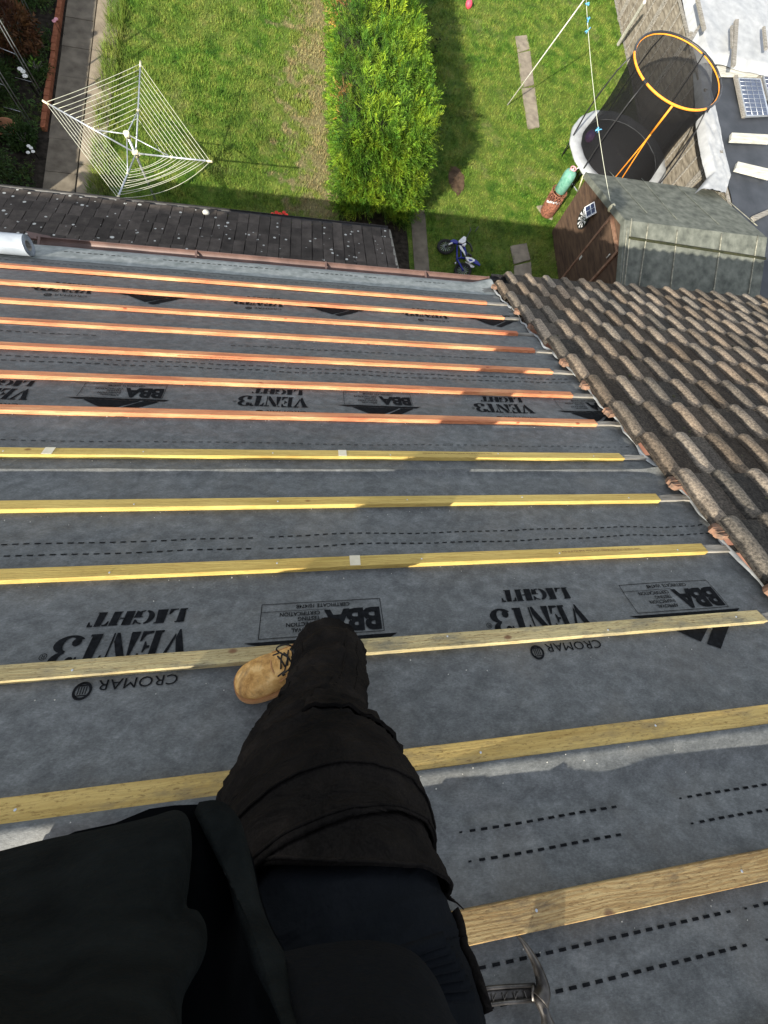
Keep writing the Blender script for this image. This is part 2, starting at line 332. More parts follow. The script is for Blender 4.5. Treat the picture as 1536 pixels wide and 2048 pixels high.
# ================================================================== THE ROOF UNDER WORK
BV = [3.985, 3.615, 3.262, 2.932, 2.579, 2.238, 1.893, 1.5456, 1.2045, .8657, .514, .167, -.172, -.43, -.78, -1.13]
BW = [.050] * 11 + [.056, .057, .05, .05, .05]
UEND = [1.70, 1.755, 1.76, 1.785, 1.785, 1.783, 1.784, 1.771, 1.775, 1.795, 1.80, 1.86, 1.86, 1.86]
AMP = {12: .020, 11: .004, 13: .007}       # sag of the bay upslope of batten k
def bay(v):
    for k in range(len(BV) - 1):
        if BV[k + 1] + BW[k + 1] <= v <= BV[k]: return k + 1, (v - BV[k + 1] - BW[k + 1]) / (BV[k] - BV[k + 1] - BW[k + 1])
    return None, 0
def bump1(x, w): return math.exp(-(x / w) ** 2)
def hm(u, v):
    k, f = bay(v)
    if k is None: h = 0.0 if v < 3.9 else -.004; env = 0.0 if v < 3.9 else 1.0
    else:
        A = AMP.get(k, .0055); r = .45 + .55 * abs(math.sin(math.pi * (u + .35) / .6))
        h = -A * r * math.sin(math.pi * f ** 1.7); env = math.sin(math.pi * f)
    h += env * (.005 * nz(u * 2.0 + 3, v * 7, 1) + .003 * nz(u * 5 + v * 3, v * 15 - u * 2, 5) + .0012 * nz(u * 17, v * 30, 5) - .002)
    # long soft folds in the bay above the twelfth batten and in the one over it
    if u > .1 and -.12 < v < .16:
        e = math.sin(math.pi * (v + .12) / .28)
        h += e * (.022 * bump1(v - (.085 + .04 * (u - .3)), .020) * min(1, (u - .1) * 5) + .016 * bump1(v - (.042 - .055 * (u - .2)), .016) * bump1(u - .35, .42))
    if k == 8: s_ = min(1, max(0, (v - 1.425) / .034)); h += .018 * s_ * s_ * (3 - 2 * s_) * (1 if v < 1.459 else math.exp(-(v - 1.459) / .01))
    if k in (4, 7, 3) : h += .007 * bump1(v - (BV[k - 1] - .022), .016) * (.75 + 1.2 * nz(u * 1.3, 7 + k))
    if k == 12:
        s_ = min(1, max(0, (v - .055) / .11)) if u < -.1 else min(1, max(0, (v - .085 - .02 * nz(u * 2, 5)) / .09)); h += (.040 if u < -.1 else .030 + .004 * nz(u * 2, 2)) * s_ * s_ * (3 - 2 * s_)
    if k == 1: h += .004 * bump1(v - 3.95, .02)
    if u > 1.62:                            # crumpled, lifted edge beside the old tiles
        t = min(1, (u - 1.62) / .28); h += t * t * (.014 + .020 * nz(u * 7, v * 5.5, 2) + .014 * nz(u * 16, v * 11, 9)) * (.25 + .75 * env)
    return h
def edge_u(v): return 1.975 + .03 * nz(v * 3.2, 1.7) + .018 * nz(v * 11, 4.4) - (.03 if v > 3 else 0)
def sheet(name, v0, v1, label, lift=0.0, du=.03, dv=.017, mat='mem', u0=-3.6, last=False):
    mb = MB(); ys = np.arange(v0, v1 + dv * .5, dv); nu = int((edge_u(1) - u0) / du)
    for v in ys:
        v = min(v, v1); e = edge_u(v) if not last else edge_u(v)
        for i in range(nu + 1):
            u = u0 + (e - u0) * i / nu
            up = .004 * bump1(v - v1, .012) if not last else 0
            mb.v.append(RW(u, v, hm(u, v) + lift + up))
    n = nu + 1
    for j in range(len(ys) - 1):
        for i in range(nu): a = j * n + i; mb.f.append((a, a + 1, a + n + 1, a + n)); mb.smooth.append(True)
    m = mb.build(name, mat); tag(m, label, 'roofing membrane', 'lengths of roofing membrane'); return m
S0 = sheet('roofing_membrane', -1.4, 1.457, 'dark grey roofing membrane under the work boot, large upside-down lettering printed on it', .0016)
S1 = sheet('roofing_membrane', 1.40, 2.957, 'dark grey roofing membrane under the reddish battens, lettering between the last two', .0008)
S2 = sheet('roofing_membrane', 2.90, 4.47, 'dark grey roofing membrane next to the eaves strip, under the three battens nearest the gutter', 0.0, du=.05)
def eaves():
    mb = MB(); nu = 110; vs = [4.30, 4.36, 4.42, 4.47, 4.52, 4.57, 4.62, 4.66, 4.69]
    for v in vs:
        for i in range(nu + 1):
            u = -3.6 + (edge_u(4.5) + .06 * (v - 4.3) + 3.6) * i / nu
            t = max(0, (u - 1.75) / .25); n_ = .003 + .085 * max(0, v - 4.42) - .30 * max(0, v - 4.60) + .004 * nz(u * 3, v * 9) + t * .05 * max(0, (v - 4.45) / .2)
            if v < 4.4: n_ = hm(u, v) + .0022
            mb.v.append(RW(u, v, n_))
    n = nu + 1
    for j in range(len(vs) - 1):
        for i in range(nu): a = j * n + i; mb.f.append((a, a + 1, a + n + 1, a + n)); mb.smooth.append(True)
    return mb
def mk_pale():
    m, nt, b = base_mat('pale_eaves_felt', .6, .35); co = roofco(nt); n = noisetex(nt, co, 12, 6, .6)
    nt.links.new(ramp(nt, n, [(.3, (.15, .17, .165)), (.55, (.25, .27, .265)), (.75, (.36, .38, .37))]), b.inputs['Base Color']); return m
MT['eaves'] = mk_pale()
ES = eaves().build('eaves_strip', 'eaves'); tag(ES, 'pale grey eaves strip of membrane lying along the gutter', 'eaves strip')

# ---- prints on the membrane: flat ink shapes laid on the cloth
def drape(polys_mesh, M2, name, parent, lift=.0042, cell=.03):
    """polys_mesh: bmesh in a flat plane; M2 maps x,y -> (u,v)"""
    bm = polys_mesh
    for vtx in bm.verts: q = M2(vtx.co.x, vtx.co.y); vtx.co = Vector((q[0], q[1], 0))
    xs = [q.co.x for q in bm.verts]; ys = [q.co.y for q in bm.verts]
    if not xs: bm.free(); return None
    for ax, lo, hi in ((0, min(xs), max(xs)), (1, min(ys), max(ys))):
        t = math.ceil(lo / cell) * cell
        while t < hi:
            co = Vector((t, 0, 0)) if ax == 0 else Vector((0, t, 0)); no = Vector((1, 0, 0)) if ax == 0 else Vector((0, 1, 0))
            bmesh.ops.bisect_plane(bm, geom=bm.verts[:] + bm.edges[:] + bm.faces[:], plane_co=co, plane_no=no); t += cell
    mb = MB(); idx = {}
    for i, q in enumerate(bm.verts):
        idx[q] = i; mb.v.append(RW(q.co.x, q.co.y, hm(q.co.x, q.co.y) + lift))
    for f in bm.faces:
        ids = [idx[q] for q in f.verts]; a, b2, c = [mb.v[i] for i in ids[:3]]
        if (b2 - a).cross(c - a).dot(UPR) < 0: ids.reverse()
        mb.f.append(tuple(ids)); mb.smooth.append(False)
    bm.free(); o = mb.build(name, 'ink', parent); return o
def poly_bm(polys):
    bm = bmesh.new()
    for p in polys:
        vs = [bm.verts.new((x, y, 0)) for x, y in p]
        try: bm.faces.new(vs)
        except Exception: pass
    bmesh.ops.triangulate(bm, faces=bm.faces[:])
    return bm
def text_bm(s, size, off=0.0, spacing=1.0):
    cu = bpy.data.curves.new('t', 'FONT'); cu.body = s; cu.size = size; cu.offset = off; cu.space_character = spacing; cu.resolution_u = 3
    o = bpy.data.objects.new('t', cu); COL.objects.link(o); dg = bpy.context.evaluated_depsgraph_get(); me = o.evaluated_get(dg).to_mesh()
    bm = bmesh.new(); bm.from_mesh(me); o.evaluated_get(dg).to_mesh_clear(); bpy.data.objects.remove(o); bpy.data.curves.remove(cu)
    bmesh.ops.remove_doubles(bm, verts=bm.verts[:], dist=1e-6)
    return bm
def bounds(bm):
    xs = [q.co.x for q in bm.verts]; ys = [q.co.y for q in bm.verts]; return min(xs), max(xs), min(ys), max(ys)
def arc(cx, cy, rx, ry, a0, a1, n=9): return [(cx + rx * math.cos(math.radians(a0 + (a1 - a0) * i / n)), cy + ry * math.sin(math.radians(a0 + (a1 - a0) * i / n))) for i in range(n + 1)]
def band(cx, cy, ro, ri, a0, a1, n=9, sy=1.0):    # crescent shaped bowl
    o = arc(cx, cy, ro[0], ro[1], a0, a1, n); i = arc(cx, cy, ri[0], ri[1], a1, a0, n); return o + i
def strips(cx, cy, ro, ri, a0, a1, n=14):   # the same crescent as a run of small quads
    o = arc(cx, cy, ro[0], ro[1], a0, a1, n); i = arc(cx, cy, ri[0], ri[1], a0, a1, n); return [[o[k], o[k + 1], i[k + 1], i[k]] for k in range(n)]
GL = {                                     # heavy slab-serif stencil letters in a 1 x 1 box
 'V': [[(-.02, 1), (.42, 1), (.42, .93), (.36, .93), (.56, .30), (.50, .0), (.44, 0), (.06, .93), (-.02, .93)], [(.58, 1), (1.0, 1), (1.0, .93), (.92, .93), (.60, .12), (.56, .22), (.78, .93), (.58, .93)]],
 'E': [[(0, 0), (.40, 0), (.40, 1), (0, 1), (0, .93), (.09, .93), (.09, .07), (0, .07)], [(.46, 1), (.92, 1), (.92, .70), (.84, .70), (.72, .90), (.46, .93)], [(.46, 0), (.95, 0), (.95, .32), (.87, .32), (.74, .10), (.46, .07)], [(.46, .47), (.58, .47), (.66, .34), (.72, .34), (.72, .68), (.66, .68), (.58, .55), (.46, .55)]],
 'N': [[(0, 0), (.30, 0), (.30, .07), (.20, .07), (.20, .80), (.12, .93), (0, .93), (0, 1), (.14, 1), (.14, .9), (.10, .07), (0, .07)], [(.20, 1), (.40, 1), (.80, .28), (.80, .0), (.70, 0), (.24, .82)], [(.66, 1), (1.0, 1), (1.0, .93), (.90, .93), (.90, 0), (.84, 0), (.84, .93), (.66, .93)]],
 'T': [[(.27, 0), (.73, 0), (.73, .07), (.66, .07), (.66, 1), (.34, 1), (.34, .07), (.27, .07)], [(0, 1), (.28, 1), (.28, .92), (.14, .88), (.07, .68), (0, .68)], [(.72, 1), (1, 1), (1, .68), (.93, .68), (.86, .88), (.72, .92)]],
 '3': strips(.36, .74, (.50, .26), (.20, .20), -78, 150) + strips(.36, .27, (.56, .28), (.22, .215), -150, 82) + [arc(.13, .78, .15, .12, 0, 360, 10)[:-1], arc(.12, .22, .17, .13, 0, 360, 10)[:-1]],
 'L': [[(0, 0), (.42, 0), (.42, .93), (.5, .93), (.5, 1), (0, 1), (0, .93), (.09, .93), (.09, .07), (0, .07)], [(.48, 0), (.95, 0), (.95, .38), (.87, .38), (.72, .10), (.48, .07)]],
 'I': [[(0, 0), (1, 0), (1, .07), (.82, .07), (.82, .93), (1, .93), (1, 1), (0, 1), (0, .93), (.18, .93), (.18, .07), (0, .07)]],
 'G': [band(.50, .5, (.5, .5), (.20, .42), 100, 262, 12), [(.56, 1), (.70, .95), (.84, .86), (.90, 1), (.96, 1), (.96, .64), (.88, .64), (.74, .84), (.56, .93)], [(.54, 0), (.72, .03), (.80, .08), (.96, .0), (.96, .44), (1.02, .44), (1.02, .5), (.58, .5), (.58, .44), (.68, .44), (.68, .12), (.54, .07)]],
 'H': [[(0, 0), (.42, 0), (.42, .07), (.36, .07), (.36, .93), (.42, .93), (.42, 1), (0, 1), (0, .93), (.08, .93), (.08, .07), (0, .07)], [(.58, 0), (1, 0), (1, .07), (.92, .07), (.92, .93), (1, .93), (1, 1), (.58, 1), (.58, .93), (.64, .93), (.64, .07), (.58, .07)], [(.41, .46), (.59, .46), (.59, .54), (.41, .54)]],
}
def stencil(s, widths, h, gap, shear):
    polys = []; x = 0
    for ch, wd in zip(s, widths):
        for p in GL[ch]: polys.append([((x + px * wd) + shear * py * h, py * h) for px, py in p])
        x += wd + gap
    return polys, x - gap
def print_row(parent, us, vo, name='printed_lettering'):
    """us: u of the right-hand start of the VENT3 word on each repeat; text reads from the eaves, so it runs towards -u"""
    for u0 in us:
        if u0 < -3.2: continue
        P, wv = stencil('VENT3', [.088, .070, .090, .076, .080], .062, .003, .08)
        drape(poly_bm(P), lambda x, y: (u0 - .01 - x, vo + .655 - y * 1.75), name, parent)
        P, wl = stencil('LIGHT', [.060, .033, .064, .066, .062], .052, .004, .08)
        drape(poly_bm(P), lambda x, y: (u0 - .045 - x, vo + .735 - y), name, parent)
        bm = text_bm('CROMAR', .043, 0.0, 1.03); x0, x1, y0, y1 = bounds(bm)
        drape(bm, lambda x, y: (u0 - .025 - (x - x0) * .225 / (x1 - x0), vo + .503 - (y - y0)), name, parent)
        cx, cy, R_ = u0 - .288, vo + .476, .026                 # round emblem with columns
        P = [band(cx, cy, (R_, R_), (.0185, .0185), 0, 180, 12), band(cx, cy, (R_, R_), (.0185, .0185), 180, 360, 12)]
        for i in range(4): P.append([(cx - .0122 + i * .007, cy - .010), (cx - .0092 + i * .007, cy - .010), (cx - .0092 + i * .007, cy + .012), (cx - .0122 + i * .007, cy + .012)])
        P += [[(cx - .015, cy - .0145), (cx + .015, cy - .0145), (cx + .015, cy - .0115), (cx - .015, cy - .0115)], [(cx - .017, cy + .013), (cx + .017, cy + .013), (cx + .017, cy + .017), (cx - .017, cy + .017)]]
        drape(poly_bm(P), lambda x, y: (x, y), name, parent)
        bm = text_bm('®', .03); drape(bm, lambda x, y: (u0 - .425 - x, vo + .60 - y), name, parent)
        # certificate box
        b0 = u0 + .205; b1 = b0 + .437; v0 = vo + .597; v1 = vo + .734; tk = .0022
        P = [[(b0, v0), (b1, v0), (b1, v0 + tk), (b0, v0 + tk)], [(b0, v1 - tk), (b1, v1 - tk), (b1, v1), (b0, v1)], [(b0, v0 + tk), (b0 + tk, v0 + tk), (b0 + tk, v1 - tk), (b0, v1 - tk)], [(b1 - tk, v0 + tk), (b1, v0 + tk), (b1, v1 - tk), (b1 - tk, v1 - tk)],
             [(b0 + tk, v1 - .034), (b1 - .205, v1 - .034), (b1 - .205, v1 - .0325), (b0 + tk, v1 - .0325)]]
        # roof-shaped chevron above the box
        P += [[(b0 + .015, v0 - .026), (b1 + .015, v0 - .026), (b1 + .045, v0 - .010), (b0 - .045, v0 - .010)]]
        ap = ((b0 + b1) / 2 + .03, vo + .435)
        P += [[(b0 + .045, v0 - .032), (b1 - .10, v0 - .032), (ap[0] - .055, ap[1] + .028)], [(b1 - .085, v0 - .032), (b1 - .005, v0 - .032), (ap[0] + .012, ap[1] - .004), (ap[0] - .035, ap[1] + .018)]]
        drape(poly_bm(P), lambda x, y: (x, y), name, parent)
        bm = text_bm('BBA', .125, .005, .92); x0, x1, y0, y1 = bounds(bm)
        drape(bm, lambda x, y: (b1 - .008 - (x - x0) * .205 / (x1 - x0), v1 - .037 - (y - y0) * .092 / (y1 - y0)), name, parent)
        for t, (s_, wd, vv) in enumerate((('APPROVAL', .100, .1205), ('INSPECTION', .118, .099), ('TESTING', .078, .0775), ('CERTIFICATION', .142, .056))):
            bm = text_bm(s_, .02, .0003); x0, x1, y0, y1 = bounds(bm)
            drape(bm, lambda x, y: (b1 - .228 - (x - x0) * wd / (x1 - x0), v1 - vv + .0165 - (y - y0) * .0155 / (y1 - y0)), name, parent)
        bm = text_bm('CERTIFICATE 10/4748', .02, .0003); x0, x1, y0, y1 = bounds(bm)
        drape(bm, lambda x, y: (b1 - .118 - (x - x0) * .195 / (x1 - x0), v1 - .009 - (y - y0) * .0155 / (y1 - y0)), name, parent)
PER = 1.475
print_row(S0, [-.42 + PER * k for k in (0, 1)], 0.0)
print_row(S1, [-.045 + PER * k for k in (-1, 0, 1)], 1.487)
print_row(S2, [-1.74 + .0 + PER * k for k in (0, 1, 2)], 3.02)
def dashes(parent, rows, name='dashed_line', dl=.0185, gp=.0135, th=.0052):
    P = []
    for (u0, u1, v, wob) in rows:
        u = u0; L_ = u1 - u0
        while u < u1:
            fade = min(1, (u - u0) / .05 + .15, (u1 - u) / .05 + .15) if L_ < 1 else 1
            t = th * (.55 + .45 * fade); d = dl * (.35 + .65 * fade)
            a = wob * nz(u * 3, v * 5); b = wob * nz((u + d) * 3, v * 5)
            P.append([(u + dl / 2 - d / 2, v + a - t / 2), (u + dl / 2 + d / 2, v + b - t / 2), (u + dl / 2 + d / 2, v + b + t / 2), (u + dl / 2 - d / 2, v + a + t / 2)])
            u += dl + gp
    drape(poly_bm(P), lambda x, y: (x, y), name, parent, cell=9)
dashes(S0, [(-2.0, -.27, 1.047, .004), (-2.0, -.27, .989, .004), (-.21, 1.93, 1.049, .012), (-.21, 1.93, .990, .012)], dl=.021, gp=.016, th=.005)
dashes(S0, [(.345, .835, .023, .003), (.355, .815, -.036, .003), (1.03, 1.6, .018, .003), (1.02, 1.6, -.040, .003), (.30, 1.01, -.211, .002), (.20, 1.01, -.268, .002), (1.045, 1.7, -.212, .002), (1.06, 1.7, -.268, .002), (-.6, .12, -.211, .002)], dl=.0185, gp=.0145, th=.0058)
dashes(S1, [(-3.0, 1.9, 1.682, .008)], dl=.02, gp=.022, th=.004)
dashes(S1, [(-3.2, -1.05, 2.51, .006), (-3.2, -1.1, 2.455, .006), (-1.0, 1.9, 2.51, .01), (-1.0, 1.9, 2.455, .01)], dl=.03, gp=.02, th=.006)
dashes(S1, [(-3.2, -1.5, 2.84, .01), (-.6, 1.6, 2.80, .012)], dl=.03, gp=.02, th=.006)
dashes(S2, [(-3.3, 1.5, 4.21, .01)], dl=.03, gp=.02, th=.006)
dashes(ES, [], dl=.03) if False else None
def eaves_dash():
    mb = MB(); u = -2.3
    while u < 1.4:
        if not (-1.6 < u < -1.5 or -.3 < u < -.1 or .45 < u < .5): mb.add([RW(u, 4.505, .012), RW(u + .03, 4.505, .012), RW(u + .03, 4.518, .012), RW(u, 4.518, .012)], [(0, 1, 2, 3)])
        u += .05
    mb.build('dashed_line', 'ink', ES)
eaves_dash()

# ---- battens
def ordinal(i): return ['first', 'second', 'third', 'fourth', 'fifth', 'sixth', 'seventh', 'eighth', 'ninth', 'tenth', 'eleventh', 'twelfth', 'thirteenth', 'fourteenth'][i]
blab = ['pale orange new batten nearest the gutter', 'pale orange new batten second from the gutter', 'orange batten with red knots, third from the gutter', 'orange batten with dark oval knots, fourth from the gutter', 'orange batten fifth from the gutter, stamped on its near edge', 'reddish batten just below the row of upside-down lettering, sixth from the gutter', 'reddish batten just above the first yellow one, seventh from the gutter',
        'bright yellow batten next to the reddish ones, eighth from the gutter', 'yellow batten with a green smudge, ninth from the gutter', 'yellow batten with a pale band and a round knot, tenth from the gutter', 'weathered yellow batten the boot stands on', 'ochre batten passing behind the knee of the black trousers', 'rough brown-grained batten right above the hammer', 'batten just showing in the corner upslope of the hammer']
bmat = ['orange'] * 7 + ['yellow'] * 3 + ['pale', 'ochre', 'rough', 'ochre']
for i in range(14):
    mb = MB(); u0 = -3.5; e = UEND[i]; v0 = BV[i]; v1 = v0 + BW[i]; N = 40; c = .0015
    rings = []
    for j in range(N + 1):
        u = u0 + (e - u0) * j / N; dv = .0025 * nz(u * .8, i * 3.1) + .0006 * nz(u * 14, i); dn = .0012 * nz(u * 1.1, i * 5.3) + .0005 * nz(u * 18, i * 2)
        b0 = .0012; t = .0258 + dn
        cut = .0 if j < N else (.012 if i % 3 == 1 else 0)
        rings.append([RW(u, v0 + dv, b0), RW(u, v0 + dv, t - c), RW(u - cut * .2, v0 + dv + c, t), RW(u - cut, v1 + dv - c, t), RW(u - cut, v1 + dv, t - c), RW(u - cut, v1 + dv, b0)])
    mb.loft(rings, True, False)
    nm = 'roof_batten'
    bt = mb.build(nm, bmat[i]); tag(bt, blab[i], 'roof batten', 'new timber battens across the roof')
    # nail heads
    k = 0; r = random.Random(i); u = -2.75 + .02 * i
    while u < e - .05 and k < 9:
        if i >= 7:
            mn = MB(); p = RW(u + r.uniform(-.02, .02), (v0 + v1) / 2 + r.uniform(-.012, .012), .0256); mn.tube([p, p + UPR * .0012], .0032, 8); mn.build('nail_head', 'steel', bt)
        u += .6; k += 1
    if i in (7, 9):                        # pale bands painted round the timber
        for uu in ((-1.25, .10) if i == 7 else (.115,)):
            ms = MB(); ms.rbox(uu, uu + .042, v0 + .003, v1 + .0008, .0262, .0276); ms.build('pale_band', simple('pale_band', (.62, .55, .40), (.72, .66, .5), 30), bt)
def stamp(i, ua, face, s, col='ink'):
    """fine print on a batten; face 'top' or 'edge'"""
    bm = text_bm(s, .012, .0002); x0, x1, y0, y1 = bounds(bm); mb = MB(); id_ = {}
    for n_, q in enumerate(bm.verts):
        id_[q] = n_; x = (q.co.x - x0) * 1.0; y = (q.co.y - y0)
        mb.v.append(RW(ua - x, BV[i] + .034 - y, .0281) if face == 'top' else RW(ua - x, BV[i] - .0035, .018 - y * .8))
    for f in bm.faces: mb.f.append(tuple(id_[q] for q in f.verts)); mb.smooth.append(False)
    bm.free(); par = [o for o in COL.objects if o.name.startswith('roof_batten') and o.parent is None][i]
    mb.build('fine_print', MT['stamp'], par)
MT['stamp'] = simple('brown_stamp', (.16, .09, .04), (.22, .13, .06), 30)
for i, ua, face in ((2, -.35, 'edge'), (4, -.50, 'edge'), (7, .95, 'top'), (9, 1.45, 'top')): stamp(i, ua, face, 'Timber Grade 25 x 50 BS 5534 GRADED LATHS Timber Grade 25 x 50 BS 5534')
# ---- grey stubs of the old battens, running under the tiles
for i in range(12):
    v = BV[i] + .006; e = UEND[i] + .004; mb = MB(); rings = []; r = random.Random(40 + i)
    for j in range(9):
        u = e + .42 * j / 8; wv = .038 + .008 * nz(u * 9, i * 2.2) - (.010 * r.random() if j == 0 else 0); a = .003 * nz(u * 8, i) + (.05 * (u - e) * (r.random() - .5)); t = .016 + .004 * nz(u * 11, i + 30)
        rings.append([RW(u, v + a, .001), RW(u, v + a, t), RW(u, v + a + wv, t + .002), RW(u, v + a + wv, .001)])
    mb.loft(rings, True, False); o = mb.build('old_batten_end', 'oldwood')
    tag(o, 'grey old batten end beside the tiles, %s from the gutter' % ordinal(i), 'old batten', 'old batten ends along the tile edge')
# ---- roll of membrane at the left edge
t = thing('membrane_roll', RW(-3.0, 4.35, .0), 'part-used pale roll of membrane lying at the left end near the gutter', 'membrane roll')
mb = MB(); Rr = .082; c0 = (4.34, .082); rings = []
for j in range(30):
    u = -3.9 + 1.42 * j / 29; rings.append([RW(u, c0[0] + (Rr + .003 * nz(u * 5, q)) * math.cos(q), c0[1] + (Rr + .003 * nz(u * 5, q)) * math.sin(q)) for q in [2 * math.pi * k / 28 for k in range(28)]])
mb.loft(rings, False); mb.build('rolled_sheet', 'rollw', t)
mb = MB(); ue = -2.482; P = []
for k in range(150):                       # spiral of layers at the end of the roll
    q = k * .36; rr = .036 + .044 * k / 149; P.append(RW(ue, c0[0] + rr * math.cos(q), c0[1] + rr * math.sin(q)))
mb.tube(P, .0022, 4); mb.build('rolled_layers', 'rollw', t)
mb = MB(); mb.loft([[RW(u, c0[0] + r_ * math.cos(q), c0[1] + r_ * math.sin(q)) for q in [2 * math.pi * k / 20 for k in range(20)]] for u, r_ in ((ue - .6, .036), (ue + .002, .036), (ue + .002, .041), (ue - .6, .041))], False); mb.build('cardboard_core', 'oldwood', t)
mb = MB(); mb.add([RW(ue - .012, c0[0] + .04 * math.cos(q), c0[1] + .04 * math.sin(q)) for q in [2 * math.pi * k / 20 for k in range(20)]] + [RW(ue - .012, c0[0] + .081 * math.cos(q), c0[1] + .081 * math.sin(q)) for q in [2 * math.pi * k / 20 for k in range(20)]], [(k, (k + 1) % 20, 20 + (k + 1) % 20, 20 + k) for k in range(20)]); mb.build('roll_end', 'mem', t)

# ---- house below: walls, fascia, gutter, rafters
hs = thing('house', (-.8, 0, 0), 'house whose roof is being re-covered, with a brown gutter along its eaves', 'house')
ey, ez = RW(0, 4.70, 0).y, RW(0, 4.70, 0).z
mb = MB(); mb.box((-9, -7, 0), (2.2, ey - .32, ez - .14)); mb.build('wall', 'wall', hs)
mb = MB(); mb.box((-9, ey - .045, ez - .17), (2.0, ey - .02, ez - .012)); mb.build('fascia', 'fascia', hs)
mb = MB(); mb.rbox(-9, -3.62, -6, 4.66, -.06, -.02); mb.rbox(-3.62, 2.05, -6, -1.41, -.06, -.02); mb.build('roof_underlay', 'mem', hs)
mb = MB()
for k in range(12): mb.rbox(-3.4 + .6 * k * .78, -3.36 + .6 * k * .78, -5, 4.6, -.14, -.022)
mb.build('rafter', 'oldwood', hs).name = 'rafters'
mb = MB()                                  # half-round gutter, open at the top
def halfround(mb, x0, x1, y, z, R, th=.004, n=10, m=30):
    rings = []
    for j in range(m + 1):
        x = x0 + (x1 - x0) * j / m; dz = .004 * nz(x * .8, 3); pr_ = [Vector((x, y + R * math.cos(q), z + dz + R * math.sin(q))) for q in [-math.pi * k / n for k in range(n + 1)]]
        pr_ += [Vector((x, y + (R - th) * math.cos(q), z + dz + (R - th) * math.sin(q))) for q in [-math.pi * (n - k) / n for k in range(n + 1)]]
        rings.append(pr_)
    return mb.loft(rings, True, False)
halfround(mb, -2.62, 1.97, ey + .034, ez + .0, .044)
mb.box((-2.62, ey + .075, ez - .002), (1.97, ey + .083, ez + .006)); g_ = mb.build('gutter', 'gutter', hs)
mb = MB()
for x in (-2.6, -1.2, .1, 1.2, 1.95): mb.box((x, ey - .015, ez - .004), (x + .02, ey + .085, ez + .009))
mb.build('gutter_bracket', 'gutter', g_)
mb = MB(); mb.box((-2.90, ey + .30, ez - .55), (-2.38, ey + .42, ez - .53)); 

# ================================================================== THE TILED ROOF NEXT DOOR
nh = thing('neighbouring_house', (6, 0, 0), 'adjoining house with an old ribbed concrete tile roof on the right', 'house')
GA = .345; VN = 4.82; UO = 1.925; PITCH = .234
def rollp(x):                              # profile across one 0.234 m unit: wide flat pan, raised roll
    d = abs(x - .055) * 1.2
    r = min(1.0, (max(0.0, 1 - (d / .054) ** 2) ** .5) * 1.12) if d < .054 else 0.0
    return r
mb = MB(); roll = []; tint = []
xs = [0, .002, .012, .025, .04, .055, .07, .085, .098, .108, .112, .125, .16, .20, .2335]
NT = 26
for k in range(18):
    vt = VN - GA * k                       # lower edge (nose) of this course
    for j in range(NT):
        if k > 13 and j > 16: continue
        if j == 0 and k == 0: continue
        r = random.Random(k * 131 + j); uo = UO + j * PITCH + r.uniform(-.004, .004); dvn = r.uniform(-.012, .012); lift = r.uniform(0, .005); tl = r.uniform(-.005, .005)
        v_hi = vt + dvn; v_lo = vt - GA - .05
        tone = r.uniform(.6, 1.25); warm = r.uniform(-.06, .07)
        rows = [(v_hi, -.002, .55), (v_hi + .004, .008, .7), (v_hi + .001, .018, 1), (v_hi - .014, .0235, 1), (v_hi - .15, .011, 1), (v_hi - GA * .8, -.006, 1), (v_lo, -.014, 1)]
        base = len(mb.v)
        for q, (v, dn, rs) in enumerate(rows):
            for x in xs:
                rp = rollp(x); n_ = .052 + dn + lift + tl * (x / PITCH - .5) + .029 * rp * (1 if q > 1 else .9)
                if q == 0: n_ -= .012
                if q < 3: v2 = v - .010 * (1 - rp) * (1 if rp > 0 else .8) - .010 * max(0, abs(x - .055) - .03) / .03 * (1 if rp > 0 else 0)
                else: v2 = v
                n_ += .0022 * nz(uo * 9 + x * 30, v * 26, k)
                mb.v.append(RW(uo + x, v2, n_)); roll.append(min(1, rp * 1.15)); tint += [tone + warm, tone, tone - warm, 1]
        m = len(xs)
        for q in range(len(rows) - 1):
            for i in range(m - 1): a = base + q * m + i; mb.f.append((a, a + m, a + m + 1, a + 1)); mb.smooth.append(q > 1)
        # side skirts so that a tile has thickness
        for i in (0, m - 1):
            b2 = len(mb.v)
            for q in range(len(rows)): p = mb.v[base + q * m + i] - UPR * .016; mb.v.append(p); roll.append(0); tint += [tone * .8, tone * .8, tone * .8, 1]
            for q in range(len(rows) - 1):
                a = base + q * m + i; bb = base + (q + 1) * m + i; f = (a, b2 + q, b2 + q + 1, bb) if i else (a, bb, b2 + q + 1, b2 + q); mb.f.append(f); mb.smooth.append(False)
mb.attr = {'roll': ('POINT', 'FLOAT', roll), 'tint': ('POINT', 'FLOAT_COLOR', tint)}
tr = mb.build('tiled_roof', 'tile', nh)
mb = MB()                                  # broken clay-coloured corners along the cut edge
for k in range(1, 17):
    v = VN - GA * k + .0; r = random.Random(k)
    if k in (2, 5, 9): continue
    P = []
    for i in range(7):
        q = i / 6; P.append((UO - .012 - .018 * math.sin(math.pi * q) - .016 * r.random(), v - .015 - .085 * q))
    for i in range(6):
        a, b2 = P[i], P[i + 1]; h0 = .058 + .004 * r.random()
        mb.hexa([RW(a[0], a[1], h0 - .03), RW(b2[0], b2[1], h0 - .03), RW(UO + .02, b2[1], h0 - .02), RW(UO + .02, a[1], h0 - .02), RW(a[0], a[1], h0 - .008 * r.random()), RW(b2[0], b2[1], h0), RW(UO + .03, b2[1], h0 + .008), RW(UO + .03, a[1], h0 + .008)])
mb.build('broken_edge', 'orangeedge', tr)
mb = MB(); mb.rbox(2.05, 8.2, -2, 4.72, -.02, .008); mb.build('old_underfelt', 'mem', nh)
mb = MB()                                  # mortar, dust and moss in the gap at the verge
